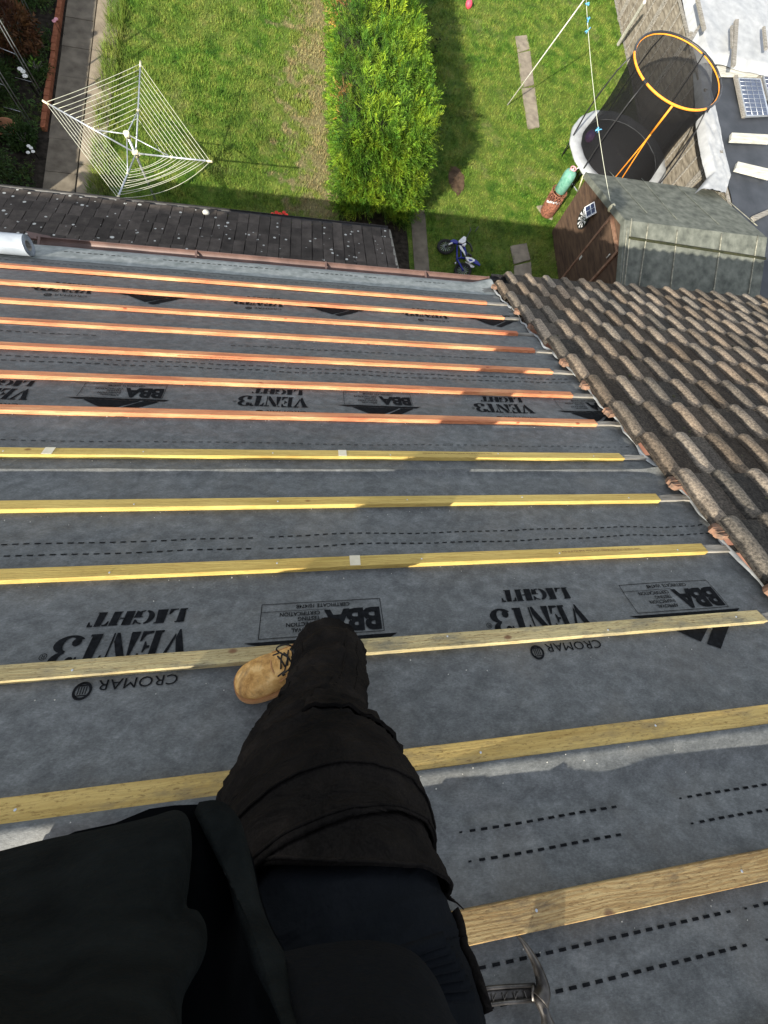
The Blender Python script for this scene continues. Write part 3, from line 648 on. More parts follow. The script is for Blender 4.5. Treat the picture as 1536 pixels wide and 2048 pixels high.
for q in range(260):
    r = random.Random(q + 900); v = r.uniform(3.5, 4.75); mb.ball(RW(r.gauss(1.99, .03), v, r.uniform(0, .02)), r.uniform(.006, .02), 1, 1, .6, 6, 4)
mb.build('moss_and_rubble', 'soil', nh)
mb = MB()
for q in range(700):
    r = random.Random(q + 5000); j = r.randrange(24); k = r.randrange(15); x = r.uniform(.11, .23); v = VN - GA * k - r.choice((r.uniform(0, .34), r.uniform(.30, .345))); mb.ball(RW(UO + j * PITCH + x, v, .052 - .012 * ((VN - GA * k - v) / GA) + .012), r.uniform(.004, .013), 1.2, 1.2, .55, 6, 4)
MT['moss'] = simple('dry_moss', (.03, .032, .018), (.10, .095, .05), 40, .98); mb.build('moss', 'moss', tr)
mb = MB(); mb.box((2.2, -7, 0), (9, ey - .32, ez - .14)); mb.build('wall', 'wall', nh)
mb = MB(); mb.box((2.03, ey - .045, ez - .17), (8.2, ey - .02, ez - .012)); mb.build('fascia', 'fascia', nh)
mb = MB(); halfround(mb, 2.02, 8.2, ey + .10, ez - .03, .058); mb.build('gutter', 'blackp', nh)
# silver folded edge of membrane poking up along the tiles
mb = MB(); rings = []
for j in range(170):
    v = -.4 + 4.9 * j / 169; u = edge_u(v) - .012; k, f = bay(v)
    w_ = .004 + .055 * max(0, nz(v * 2.9, 8.1)); hh = max(hm(u, v), 0) + .004; q = .012 * nz(v * 9, 2.2)
    rings.append([RW(u - w_ + q, v, hh + .002), RW(u - w_ * .4 + q, v, hh + .016 + .01 * nz(v * 7, 5)), RW(u + .004 + q, v, hh + .006)])
mb.loft(rings, False, True, closed=False); mb.build('silver_fold', 'memsilver', S0)

# ================================================================== GARDEN GROUND
def prism(mb, pts, z0, z1):
    n = len(pts); a = [Vector((p.x, p.y, z0)) for p in pts]; b2 = [Vector((p.x, p.y, z1)) for p in pts]
    ar = sum(a[i].x * a[(i + 1) % n].y - a[(i + 1) % n].x * a[i].y for i in range(n))
    if ar < 0: a.reverse(); b2.reverse()
    return mb.add(a + b2, [tuple(reversed(range(n))), tuple(range(n, 2 * n))] + [(i, (i + 1) % n, n + (i + 1) % n, n + i) for i in range(n)])
def pxprism(mb, pxs, z0, z1): return prism(mb, [G(x, y, z1) for x, y in pxs], z0, z1)
def ray_plane(px, py, p0, n): d = ray(px, py); o = Vector((0, 0, HC)); return o + d * ((Vector(p0) - o).dot(n) / d.dot(n))
mb = MB(); mb.add([(-60, -60, 0), (60, -60, 0), (60, 90, 0), (-60, 90, 0)], [(0, 1, 2, 3)]); struct(mb.build('ground', 'soil'))
def lawn(name, x0, x1, y0, y1):
    mb = MB(); nx, ny = int((x1 - x0) / .4), int((y1 - y0) / .4)
    for j in range(ny + 1):
        for i in range(nx + 1):
            x = x0 + (x1 - x0) * i / nx; y = y0 + (y1 - y0) * j / ny
            if i == 0: x += .06 * nz(y * 2.5, 3)
            mb.v.append(Vector((x, y, .012 + .012 * abs(nz(x * .8, y * .8)))))
    n = nx + 1
    for j in range(ny):
        for i in range(nx): a = j * n + i; mb.f.append((a, a + 1, a + n + 1, a + n)); mb.smooth.append(True)
    return struct(mb.build(name, 'lawn'))
lawn('lawn', -4.72, .6, 6.2, 24); lawn('lawn', 2.3, 10.0, 4.6, 24)
def tris_obj(name, V, tint, mat, parent=None, loc=None):
    V = np.asarray(V, dtype=np.float32).reshape(-1, 3); n = len(V) // 3
    root = parent
    while root is not None and root.parent is not None: root = root.parent
    off = np.array(root.location if root is not None else (loc if loc is not None else ((V[:, 0].min() + V[:, 0].max()) / 2, (V[:, 1].min() + V[:, 1].max()) / 2, V[:, 2].min())), dtype=np.float32)
    me = bpy.data.meshes.new(name); me.vertices.add(n * 3); me.vertices.foreach_set('co', (V - off).ravel())
    me.loops.add(n * 3); me.loops.foreach_set('vertex_index', np.arange(n * 3, dtype=np.int32)); me.polygons.add(n)
    me.polygons.foreach_set('loop_start', np.arange(0, n * 3, 3, dtype=np.int32)); me.update(calc_edges=True)
    at = me.attributes.new('tint', 'FLOAT_COLOR', 'POINT'); t = np.repeat(np.asarray(tint, dtype=np.float32).reshape(-1, 3), 3, axis=0)
    at.data.foreach_set('color', np.hstack([t, np.ones((n * 3, 1), np.float32)]).ravel().astype(np.float32))
    me.materials.append(MT[mat]); o = bpy.data.objects.new(name, me); COL.objects.link(o)
    if parent is not None: o.parent = parent
    else: o.location = [float(q) for q in off]
    return o
def grass_field(name, x0, x1, y0, y1, dens, hmin=.03, hmax=.07, keep=None, label=None):
    n = int((x1 - x0) * (y1 - y0) * dens); X = rng.uniform(x0, x1, n); Y = rng.uniform(y0, y1, n)
    clump = np.array([nz(x * 1.6, y * 1.6, 4) for x, y in zip(X, Y)]); m = rng.random(n) < np.clip(.75 + clump * .9, .25, 1)
    if keep is not None: m &= keep(X, Y)
    X, Y, clump = X[m], Y[m], clump[m]; n = len(X); V = []; T = []
    for b in range(3):
        a = rng.uniform(0, 2 * np.pi, n); L = rng.uniform(hmin, hmax, n) * (1 + .7 * np.clip(clump, 0, 1)); ln = rng.uniform(.3, 1.3, n); wd = rng.uniform(.003, .008, n)
        ca, sa = np.cos(a), np.sin(a); bx = X + rng.normal(0, .015, n); by = Y + rng.normal(0, .015, n)
        p1 = np.stack([bx - sa * wd, by + ca * wd, np.full(n, .01)], 1); p2 = np.stack([bx + sa * wd, by - ca * wd, np.full(n, .01)], 1)
        p3 = np.stack([bx + ca * L * ln * .8, by + sa * L * ln * .8, .01 + L], 1); V.append(np.stack([p1, p2, p3], 1))
        k = rng.uniform(.7, 1.5, n); T.append(np.stack([k * rng.uniform(.85, 1.2, n), k, k * .9], 1))
    o = tris_obj(name, np.concatenate(V), np.concatenate(T), 'blade'); tag(o, label, 'grass', kind='stuff'); return o
STONES = [[(1030, 75), (1052, 72), (1058, 100), (1036, 108)], [(1036, 110), (1060, 104), (1067, 172), (1043, 178)], [(1042, 181), (1068, 178), (1076, 255), (1054, 260)],
          [(1020, 494), (1052, 490), (1060, 522), (1026, 530)], [(1027, 533), (1061, 526), (1062, 572), (1026, 574)], [(1072, 415), (1100, 412), (1104, 442), (1086, 436)]]
SP = [[G(*p) for p in s] for s in STONES]
def offstone(X, Y):
    m = np.ones(len(X), bool)
    for s in SP:
        xs = [p.x for p in s]; ys = [p.y for p in s]; m &= ~((X > min(xs) + .06) & (X < max(xs) - .06) & (Y > min(ys) + .05) & (Y < max(ys) - .05))
    c = G(912, 362); m &= ~(((X - c.x) / .26) ** 2 + ((Y - c.y) / .5) ** 2 < .6)
    m &= ~((X < 2.82) & (Y < 9.0)); return m
grass_field('grass', -4.75, .55, 7.6, 17.5, 720, label='mown back garden grass left of the hedge, worn straw-coloured along it')
grass_field('grass', 2.35, 10.0, 6.3, 19.5, 560, keep=offstone, label='mown back garden grass right of the hedge, around the stepping stones')
grass_field('grass', -4.95, -4.55, 8.2, 16.5, 900, .08, .2, label='long unmown tufts overhanging the concrete path edge')
# path of concrete slabs
mb = MB(); y = 7.4
r = random.Random(5)
while y < 17:
    mb.box((-5.82 + r.uniform(-.01, .01), y, -.02), (-5.20, y + .885, .035 + r.uniform(0, .012))); y += .90
struct(mb.build('path', 'concrete2'))
mb = MB(); y = 7.1
while y < 17:
    mb.box((-5.175, y, -.02), (-4.66 + r.uniform(-.015, .015), y + 1.18, .03 + r.uniform(0, .012))); y += 1.2
struct(mb.build('path', 'concrete'))
mb = MB(); mb.box((2.42, 6.5, -.02), (2.80, 9.35, .03)); struct(mb.build('path', 'concrete2'))
for i, s in enumerate(SP):
    mb = MB(); prism(mb, [p + Vector((random.uniform(-.02, .02), random.uniform(-.02, .02), 0)) for p in s], -.02, .034 + .004 * i)
    o = mb.build('stepping_stone', 'stone')
    tag(o, ['smallest of the three worn slabs in a line below the prop pole, far end', 'middle worn slab crossed by the foot of the leaning pole', 'near end worn slab of the line of three on the lawn', 'worn square slab in shade right of the blue bike', 'worn slab at the roof edge, nearest the tiled eaves', 'small broken slab beside the rusty drum'][i], 'paving slab', 'stepping stones in the lawn')
mb = MB()
c = G(912, 362)
mb.add([Vector((c.x + math.cos(q) * .22 * (1 + .3 * nz(q * 2, 1)), c.y + math.sin(q) * .45 * (1 + .3 * nz(q * 2, 5)), .034)) for q in [2 * math.pi * k / 20 for k in range(20)]], [tuple(range(20))]); struct(mb.build('bare_soil', 'mud'))
# brick edging
mb = MB(); y = 10.3
while y < 16.4:
    mb.box((-6.0 + r.uniform(-.008, .008), y, 0), (-5.90, y + .205, .085 + r.uniform(0, .012))); y += .222
tag(mb.build('brick_edging', 'brick'), 'row of red bricks on edge between flower bed and concrete path', 'brick edging')

# ================================================================== FENCES
def waney(x, y0, y1, h, name, label, mat, face=-1, lapped=True):
    t = thing(name, (x, (y0 + y1) / 2, 0), label, 'fence'); y = y0; i = 0
    while y < y1:
        r = random.Random(int(y * 10) + int(x)); mb = MB(); L = 1.83
        if lapped:
            nb = 13; rows = []
            for b in range(nb):
                z0 = .04 + (h - .1) * b / nb; z1 = z0 + (h - .1) / nb + .03; P0 = []; P1 = []
                for j in range(13):
                    yy = y + L * j / 12; wv = .012 * nz(yy * 3, b * 1.9); P0.append(Vector((x + face * .018, yy, z0 + wv))); P1.append(Vector((x - face * .004, yy, z1)))
                mb.loft([P0, P1, [p + Vector((-face * .006, 0, 0)) for p in P1], [p + Vector((-face * .008, 0, 0)) for p in P0]], False, False, closed=False)
        else:
            for b in range(int(L / .10)): mb.box((x - .01, y + .1 * b + .006, .05), (x + .01, y + .1 * b + .094, h - .03 + r.uniform(-.01, .01)))
        p = mb.build('fence_panel', mat, t)
        mb = MB()
        for b in range(5): mb.box((x + face * .05, y + .02 + (L - .06) * b / 4, .03), (x + face * .02, y + .055 + (L - .06) * b / 4, h)) if lapped else None
        for zz in ((.05, h - .04) if lapped else (.35, h - .35)): mb.box((x - face * .03 - .02, y, zz), (x + face * .052 + .0, y + L, zz + .035))
        mb.build('fence_batten', 'oldwood' if lapped else mat, p)
        mb = MB(); mb.box((x - .045, y - .05, 0), (x + .045, y + .04, h + .06)); mb.build('post', 'oldwood', t)
        y += L + .09; i += 1
    return t
waney(9.93, 6.2, 21, 1.74, 'panel_fence', 'grey weathered lap-panel fence behind the trampoline', 'fencew')
waney(-7.12, 7, 18, 1.85, 'board_fence', 'brown slatted fence in the top left corner behind the flower bed', 'fenceb', 1, False)
# leaning fence post
mb = MB(); mb.tube([G(1237, 88, .05), G(1289, 4, 1.35)], [.055, .045], 7, True, False); tag(mb.build('timber_post', 'bleached'), 'bare timber post leaning against the grey panel fence', 'post')

# ================================================================== HEDGE
def sprays(P, D, L, rnd, nleaf=8, wid=.010, spread=.75, droop=.25):
    """P origins, D directions (n,3), L lengths -> leaflet triangles of feathery sprays"""
    n = len(P); D = D / np.linalg.norm(D, axis=1, keepdims=True)
    R_ = rnd.normal(size=(n, 3)); Sd = np.cross(D, R_); Sd /= np.linalg.norm(Sd, axis=1, keepdims=True) + 1e-9; V = []
    dn = np.array([0, 0, -1.0])
    def at(t): return P + D * (L * t)[:, None] + dn * (L * droop * t * t)[:, None]
    w_ = wid * .6; V.append(np.stack([P - Sd * w_, P + Sd * w_, at(np.ones(n))], 1))
    for k in range(nleaf):
        t = np.full(n, .12 + .8 * k / nleaf) + rnd.uniform(-.04, .04, n); sg = 1 if k % 2 else -1
        b = at(t); ll = L * (.42 * (1.05 - t)) + .02; dr = D * .8 + Sd * sg * spread + dn * .15 + rnd.normal(0, .18, (n, 3)); dr /= np.linalg.norm(dr, axis=1, keepdims=True)
        pw = np.cross(dr, rnd.normal(size=(n, 3))); pw /= np.linalg.norm(pw, axis=1, keepdims=True) + 1e-9
        V.append(np.stack([b, b + dr * (ll * .5)[:, None] + pw * wid, b + dr * ll[:, None]], 1)); V.append(np.stack([b, b + dr * ll[:, None], b + dr * (ll * .5)[:, None] - pw * wid], 1))
    return np.stack(V, 1)                  # n, m, 3, 3
hd = thing('conifer_hedge', (1.4, 13, 0), 'tall feathery green conifer hedge with brown dead patches between the two lawns', 'hedge')
HX0, HX1, HY0, HH = .42, 2.42, 8.78, 1.84
def hsurf(a, y):
    """a in 0..1 : from the foot of the left face over the top to the foot of the right face"""
    cx, hw = (HX0 + HX1) / 2, (HX1 - HX0) / 2
    if a < .30: x = -1 + .06 * a / .3; z = a / .30 * .95; c_, s_ = -1, .25
    elif a > .70: x = 1 - .10 * (1 - a) / .3; z = (1 - a) / .30 * .95; c_, s_ = 1, .25
    else: t_ = (a - .5) / .2; x = t_ * .94; z = .95 + .05 * math.cos(t_ * math.pi / 2); c_, s_ = t_ * .8, 1
    x *= 1
    e = 1.0; ee = y - HY0
    if ee < .55: e = math.sqrt(max(0.0, 1 - (1 - max(ee, 0) / .55) ** 2)) * .45 + .55
    bmp = 1 + .09 * nz(x * 2, y * 1.3, z * 2) + (.17 * bump1(y - 10.2, 1.0) - .07 * bump1(y - 14.5, 2.0) if x > 0 else 0) + (.05 * nz(y * 3.2, a * 9) if a > .3 else .01)
    return Vector((cx + hw * x * bmp * e, y, HH * z * (1 + .06 * nz(x * 1.5, y * .9, 7) + .13 * nz(x * 3, y * 2.2, 3)) * (.9 + .1 * e))), Vector((c_ * (1 if a < .35 else .8), 0, s_))
def hedge_points(n):
    P = []; N = []
    for _ in range(n):
        y = HY0 + (rng.random() ** 1.35) * 10.8; a = rng.random()
        if a < .5 and rng.random() < .15: a = rng.uniform(.3, .95)
        p, nn = hsurf(a, y); dd = rng.uniform(-.26, .03); 
        if y < HY0 + .8: nn = nn + Vector((0, -.9 * (1 - (y - HY0) / .8), 0))
        p = p + nn * dd; P.append(p); N.append(nn)
    for _ in range(int(n * .20)):          # the near end
        a = rng.uniform(.0, 1.0); q = math.sqrt(rng.random()); p, nn = hsurf(a, HY0 + .16); cc = Vector(((HX0 + HX1) / 2, HY0 - .16, HH * .30)); P.append(cc + (p - cc) * q + Vector((0, .1 * q, 0))); N.append(Vector(((p.x - cc.x) * .4, -1, .35)))
    return np.array(P), np.array(N)
P, N = hedge_points(7600)
D = N + rng.normal(0, .45, P.shape) + np.array([0, -.12, .38]); left = P[:, 0] < HX0 + .22
L = rng.uniform(.18, .50, len(P)) * np.where(left, .40, 1.0)
V = sprays(P, D, L, rng, 15, .0062, .62); k = rng.uniform(.55, 1.35, len(P)) * np.where(left, 1.3, 1.0); lit_edge = left | (P[:, 0] > HX1 - .45) | (P[:, 1] < HY0 + .6); T = np.stack([k * rng.uniform(.85, 1.25, len(P)) * np.where(lit_edge, 1.3, 1.0), k * np.where(lit_edge, 1.2, 1.0), k * .9], 1)  # sunlight on the hedge edges painted in as a brighter, yellower tint
dark = rng.random(len(P)) < .16; T[dark] *= .55
dm = (np.hypot((P[:, 0] - .95) / .30, (P[:, 1] - 14.2) / .55) < 1) & (P[:, 2] > 1.4) | (np.hypot((P[:, 0] - .72) / .22, (P[:, 1] - 12.55) / .28) < 1) & (P[:, 2] > 1.4) | (np.hypot((P[:, 0] - .66) / .13, (P[:, 1] - 10.0) / .2) < 1) & (P[:, 2] > 1.3)
dm &= rng.random(len(P)) < .8
def pack(V, T, m): return V[m].reshape(-1, 3), np.repeat(T[m], V.shape[1], axis=0)
v_, t_ = pack(V, T, ~dm); tris_obj('foliage', v_, t_, 'conifer', hd)
v_, t_ = pack(V, T, dm); tris_obj('dead_foliage', v_, t_, 'deadfol', hd)
# long leader shoots on the right-hand side and top
P2 = []; D2 = []
for _ in range(900):
    y = HY0 + (rng.random() ** 1.3) * 10; a = rng.uniform(.42, .86); p, nn = hsurf(a, y); P2.append(p - nn * .05); D2.append(nn + Vector((.2, 0, .6)))
P2 = np.array(P2); D2 = np.array(D2) + rng.normal(0, .3, P2.shape); p, nn = hsurf(.8, 10.75)
P2 = np.vstack([P2, np.array(p)[None]]); D2 = np.vstack([D2, [[1, .05, .35]]]); L2 = rng.uniform(.26, .50, len(P2)); L2[-1] = .62
V = sprays(P2, D2, L2, rng, 18, .0075, .7, .2); k = rng.uniform(.95, 1.5, len(P2)); v_, t_ = pack(V, np.stack([k * 1.6, k * 1.3, k * .9], 1), np.ones(len(P2), bool)); tris_obj('long_shoots', v_, t_, 'conifer', hd)
mb = MB(); rings = []
for j in range(46):
    y = HY0 + .16 + 11 * j / 45; cx = (HX0 + HX1) / 2; ring = []
    for i in range(19): p, nn = hsurf(i / 18, y + .03); ring.append(Vector((cx + (p.x - cx) * .80, y, p.z * .86)))
    rings.append(ring)
mb.loft(rings, False, True, closed=False); mb.add(rings[0], [tuple(range(19))]); MT['core'] = simple('dark_core', (.012, .016, .006), (.035, .035, .015), 9, .95); mb.build('dark_core', 'core', hd)  # added dark core: blocks the view through and darkens gaps between sprays
mb = MB()
for j in range(14): mb.tube([(1.3 + .1 * nz(j, 2), HY0 + .5 + j * .78, 0), (1.35, HY0 + .55 + j * .78, 1.5)], [.05, .02], 6)
mb.build('trunks', 'oldwood', hd)

# ================================================================== PLANTS IN THE BED
def leafy(name, cx, cy, r_, h, n, ls, mat, label, cat='shrub', group=None, stem=True, z0=0.0, elong=2.2):
    t = thing(name, (cx, cy, z0), label, cat, group)
    d = rng.normal(size=(n, 3)); d /= np.linalg.norm(d, axis=1, keepdims=True); rad = rng.uniform(.45, 1.0, n) ** .6
    wob = np.array([1 + .35 * nz(q[0] * 2 + cx, q[1] * 2 + cy, q[2] * 2) for q in d]); P = d * (rad * wob)[:, None] * np.array([r_, r_, h / 2]) + np.array([cx, cy, z0 + h / 2]); P[:, 2] = np.maximum(P[:, 2], z0 + .02)
    D = d + rng.normal(0, .5, (n, 3)); D /= np.linalg.norm(D, axis=1, keepdims=True); S_ = np.cross(D, rng.normal(size=(n, 3))); S_ /= np.linalg.norm(S_, axis=1, keepdims=True)
    Ls = rng.uniform(.6, 1.3, n)[:, None] * ls; tip = P + D * Ls * elong; V1 = np.stack([P, P + D * Ls * elong * .45 + S_ * Ls * .5, tip], 1); V2 = np.stack([P, tip, P + D * Ls * elong * .45 - S_ * Ls * .5], 1)
    k = rng.uniform(.6, 1.5, n); T = np.stack([k, k, k], 1); tris_obj('leaves', np.concatenate([V1, V2]), np.concatenate([T, T]), mat, t)
    if stem:
        mb = MB(); r2 = random.Random(int(cx * 100))
        for q in range(6): a = r2.uniform(0, 6.28); mb.tube([(cx, cy, z0), (cx + math.cos(a) * r_ * .3, cy + math.sin(a) * r_ * .3, z0 + h * .5), (cx + math.cos(a) * r_ * .6, cy + math.sin(a) * r_ * .6, z0 + h * .8)], [.012, .008, .004], 5)
        mb.build('stems', 'oldwood', t)
    return t
leafy('maple_shrub', -6.62, 12.5, .50, .75, 2600, .035, 'redleaf', 'reddish-brown fine-leaved maple shrub in the bed near the brick edging', group=None, elong=3)
gp = 'green shrubs in the shaded bed'
for (x, y, r_, h, lb) in ((-6.45, 14.6, .55, .9, 'dark green shrub at the top of the bed beyond the reddish maple'), (-6.75, 8.75, .62, .8, 'wide dark hebe in the bottom corner of the bed beside the dark flat-tiled roof'), (-6.35, 7.9, .4, .6, 'small dark shrub tucked against the near end of the slab path'),
                          (-6.9, 11.2, .42, .55, 'low dark shrub around the foot of the metal frame'), (-7.0, 10.0, .36, .5, 'dark leafy plant beside the terracotta bowl'), (-6.3, 9.9, .30, .26, 'low ground-hugging plant near the blue and white flowers'), (-6.95, 13.6, .4, .7, 'dark shrub against the brown slatted fence')):
    leafy('green_shrub', x, y, r_, h, 1700, .03, 'dkleaf', lb, group=gp)
p = G(66, 125, .2); leafy('yellow_green_seedling', p.x, p.y, .10, .22, 60, .04, 'brightleaf', 'small bright yellow-green plant next to the metal frame posts', 'plant')
p = G(15, 150, .2); leafy('ground_cover', -6.25, 11.9, .34, .22, 900, .022, 'dkleaf', 'mat of tiny dark ground cover along the inside of the brick edging', 'plant')
def blooms(name, pxs, z, r_, mat, label, stemh):
    c = G(*pxs[0], z); t = thing(name, (c.x, c.y, 0), label, 'flowers')
    for (x, y) in pxs:
        p = G(x, y, z); mb = MB()
        for q in range(7): a = q * .9 + x; mb.ball(p + Vector((math.cos(a) * r_ * .55, math.sin(a) * r_ * .55, 0)), r_ * .5, 1, 1, .5, 6, 4)
        f = mb.build('blossom', mat, t); mb = MB(); mb.tube([(p.x + .02, p.y, z - stemh), p], .005, 5); mb.build('stem', 'dkleaf', f)
    return t
blooms('white_flower', [(50, 152), (46, 143), (40, 138)], .45, .055, 'wpetal', 'three white blossoms on the bed plant beside the metal frame', .4)
blooms('daisy', [(57, 292), (56, 305), (66, 303), (62, 296)], .2, .04, 'wpetal', 'cluster of small blue-white daisies low in the bed', .18)
blooms('pink_flower', [(108, 42), (112, 38)], .3, .045, 'pink', 'pink blossom at the top of the bed near the path', .28)
blooms('geranium', [(545, 428), (553, 425), (560, 428), (568, 425), (573, 430), (550, 431), (563, 431)], .5, .045, 'red', 'bright red geranium flowers just beyond the dark flat-tiled roof', .3)
p = G(556, 432, .3); mb = MB(); mb.tube([(p.x, p.y, 0), (p.x, p.y, .22)], [.09, .13], 14); tag(mb.build('flower_pot', 'terra'), 'pot holding the red geraniums behind the dark flat-tiled roof', 'flower pot')
mb = MB(); c = G(12, 258, .1)
for a0, a1, rr, zz in ((0, 0, 0, 0),): mb.loft([[Vector((c.x + math.cos(q) * R0, c.y + math.sin(q) * R0, z)) for q in [2 * math.pi * k / 24 for k in range(24)]] for R0, z in ((.12, .0), (.22, .12), (.235, .16), (.20, .16), (.15, .10), (.02, .09))], False)
tag(mb.build('terracotta_bowl', 'terra'), 'shallow terracotta bowl at the left edge among the bed plants', 'bowl')
p = G(938, 8, .1); mb = MB(); mb.ball(p, .10, n=14, m=10); tag(mb.build('play_ball', 'coral'), 'pink-red ball on the lawn at the top edge beside the hedge shadow', 'ball')
# spindly weed by the hedge
t = thing('weed_stalk', (2.75, 12.0, 0), 'thin leafy weed stalk leaning out of the hedge over the shaded lawn', 'weed'); mb = MB(); a, b2 = G(862, 125, .9), G(880, 72, 1.35); mb.tube([(2.5, 12.0, .3), a, b2], [.008, .006, .003], 5); mb.build('stem', 'dkleaf', t)
mb = MB()
for q in range(12):
    p = a.lerp(b2, q / 11); d_ = Vector((math.cos(q * 2.4), math.sin(q * 2.4), .2)) * .09; mb.add([p, p + d_ * .5 + Vector((0, 0, .02)), p + d_, p + d_ * .5 - Vector((.02, .02, 0))], [(0, 1, 2, 3)])
mb.build('leaves', 'dkleaf', t)
n_ = 5200; X_ = rng.uniform(-7.08, -6.03, n_); Y_ = rng.uniform(7.0, 16.5, n_); dn_ = np.array([nz(x * 1.3, y * 1.3, 9) for x, y in zip(X_, Y_)]); m_ = rng.random(n_) < np.clip(.45 + dn_ * 1.6, .03, 1); X_, Y_ = X_[m_], Y_[m_]; n_ = len(X_)
Pp = np.stack([X_, Y_, rng.uniform(.02, .12, n_)], 1); Dd = rng.normal(size=(n_, 3)); Dd[:, 2] = np.abs(Dd[:, 2]) * .6; Dd /= np.linalg.norm(Dd, axis=1, keepdims=True)
Vv = sprays(Pp, Dd, rng.uniform(.06, .16, n_), rng, 5, .010, .9, .3); kk = rng.uniform(.8, 2.6, n_); v_, t_ = pack(Vv, np.stack([kk * rng.uniform(.8, 1.5, n_), kk, kk], 1), np.ones(n_, bool)); tag(tris_obj('bed_undergrowth', v_, t_, 'dkleaf'), 'low weeds and leaf litter covering the shaded flower bed', 'undergrowth', kind='stuff')
# tall metal garden frame
t = thing('garden_arch', (-6.35, 11.8, 0), 'tall bare metal garden arch with paired posts and rungs in the left bed', 'garden arch')
for (x, y) in ((-6.10, 11.20), (-6.34, 13.05), (-6.22, 10.35)):
    mb = MB()
    for dx in (0, .07): mb.tube([(x + dx * .4, y + dx, 0), (x + dx * .4, y + dx, 2.3)], .011, 6)
    mb.build('post', 'steel', t); mb = MB()
    for q in range(5): z = .3 + .45 * q; mb.tube([(x, y, z), (x - .34, y + .06, z + (.05 if q % 2 else 0))], .006, 5)
    mb.tube([(x, y, 2.28), (x - .5, y, 2.5)], .012, 6); mb.build('rungs', 'steel', t)

# ================================================================== ROTARY DRYER
c0 = G(319, 418); zt = 1.50; t = thing('rotary_dryer', (c0.x, c0.y, 0), 'four-armed rotary washing line with cream cords standing on the left lawn', 'washing line')
hub = Vector((c0.x + .01, c0.y, 1.16)); crown = Vector((c0.x - .02, c0.y + .03, 1.47)); tips = [G(88, 203, zt), G(281, 125, zt), G(423, 323, zt), G(235, 397, zt)]
mb = MB(); mb.tube([(c0.x, c0.y, 0), crown], .024, 10); mb.build('mast', 'steel', t)
mb = MB(); mb.tube([crown - Vector((0, 0, .05)), crown + Vector((0, 0, .03))], .055, 10); mb.build('crown', 'cream', t)
mb = MB(); mb.tube([hub - Vector((0, 0, .05)), hub + Vector((0, 0, .04))], .05, 10); mb.box(hub - Vector((.07, .02, .02)), hub + Vector((.07, .02, .02))); mb.build('hub', 'cream', t)
mids = []
for i, tp in enumerate(tips):
    d_ = (tp - hub).normalized(); mb = MB(); mb.tube([hub, tp], .015, 8); ar = mb.build('arm', 'steel', t); m_ = hub.lerp(tp, .47); mids.append(m_)
    mb = MB(); mb.tube([tp - d_ * .09, tp + d_ * .02], .019, 8); mb.build('end_cap', 'cream', ar); mb = MB(); mb.ball(m_, .026); mb.build('joint', 'cream', ar)
    mb = MB(); mb.tube([crown, m_], .010, 7); mb.build('strut', 'steel', t)
for i in range(4):
    mb = MB(); a, b2 = tips[i], tips[(i + 1) % 4]
    for k in range(11):
        f = .985 - .60 * k / 10; p, q = hub.lerp(a, f), hub.lerp(b2, f); sag = (.018 if i != 2 else .05 + (.16 if k == 0 else .06)) * (1 - k * .05); r2 = random.Random(i * 20 + k); sag *= r2.uniform(.6, 1.3)
        mb.tube([p.lerp(q, s / 10) - Vector((0, 0, sag * 4 * (s / 10) * (1 - s / 10))) for s in range(11)], .0042, 5)
    mb.build('cords', 'cord', t)

# ================================================================== LOWER FLAT-TILED ROOF
lt = thing('lean_to', (-2, 4.8, 0), 'dark flat-tiled lean-to roof spotted with pale lichen below the brown gutter', 'lean-to'); T20 = math.tan(math.radians(20))
def LR(x, y, n_=0.0): return Vector((x, y, 2.3 + (6.13 - y) * T20)) + Vector((0, math.sin(math.radians(20)), math.cos(math.radians(20)))) * n_
mb = MB(); tint = []; g = .30; tw = .172
for k in range(11):
    yb = 6.16 - k * g * .94
    for j in range(52):
        x1 = 1.325 - j * tw; r2 = random.Random(k * 77 + j); x1 += (.5 * tw if k % 2 and False else 0) + r2.uniform(-.004, .004); x0 = x1 - tw + .010; hh = .010 + r2.uniform(0, .007); tl = r2.uniform(-.003, .003); tone = r2.uniform(.72, 1.35)
        yb2 = yb + r2.uniform(-.012, .012) + .02 * (j % 2)
        ya = yb2 - g - .02; b0 = len(mb.v)
        mb.hexa([LR(x0, ya, -.02), LR(x1, ya, -.02), LR(x1, yb2, -.004), LR(x0, yb2, -.004), LR(x0, ya, hh - .012 + tl), LR(x1, ya, hh - .012 - tl), LR(x1, yb2, hh + .012 - tl), LR(x0, yb2, hh + .012 + tl)])
        tint += [tone, tone, tone, 1] * 8
mb.attr = {'tint': ('POINT', 'FLOAT_COLOR', tint)}; rf = mb.build('tiled_roof', 'lowtile', lt)
mb = MB(); mb.add([LR(1.31, 6.15, -.03), LR(1.31, 3.3, -.03), LR(-7.5, 3.3, -.03), LR(-7.5, 6.15, -.03)], [(0, 1, 2, 3)]); mb.build('roof_boards', 'fascia', rf)
mb = MB(); mb.tube([LR(1.315, 6.15, .006), LR(1.315, 3.3, .006)], .022, 6); mb.build('verge_mortar', 'oldwood', rf)
mb = MB(); halfround(mb, -7.5, 1.30, 6.215, 2.285, .05); mb.build('gutter', 'blackp', lt)
mb = MB(); mb.box((-7.4, 3.1, 0), (1.2, 6.02, 2.24)); mb.build('wall', 'wall', lt)
o = MB(); o.ball(G(412, 425, 2.36), .05, 1.1, 1, .7); tag(o.build('loose_stone', 'bleached'), 'pinkish stone sitting on the far edge of the flat-tiled roof', 'stone')
a = roof_hit(52, 462); o = MB(); pxprism(o, [(52, 462), (100, 472), (104, 480), (60, 476)], 2.84, 2.87); tag(o.build('broken_tile', 'gutter'), 'reddish broken piece of tile lying at the near edge of the flat-tiled roof', 'tile piece')

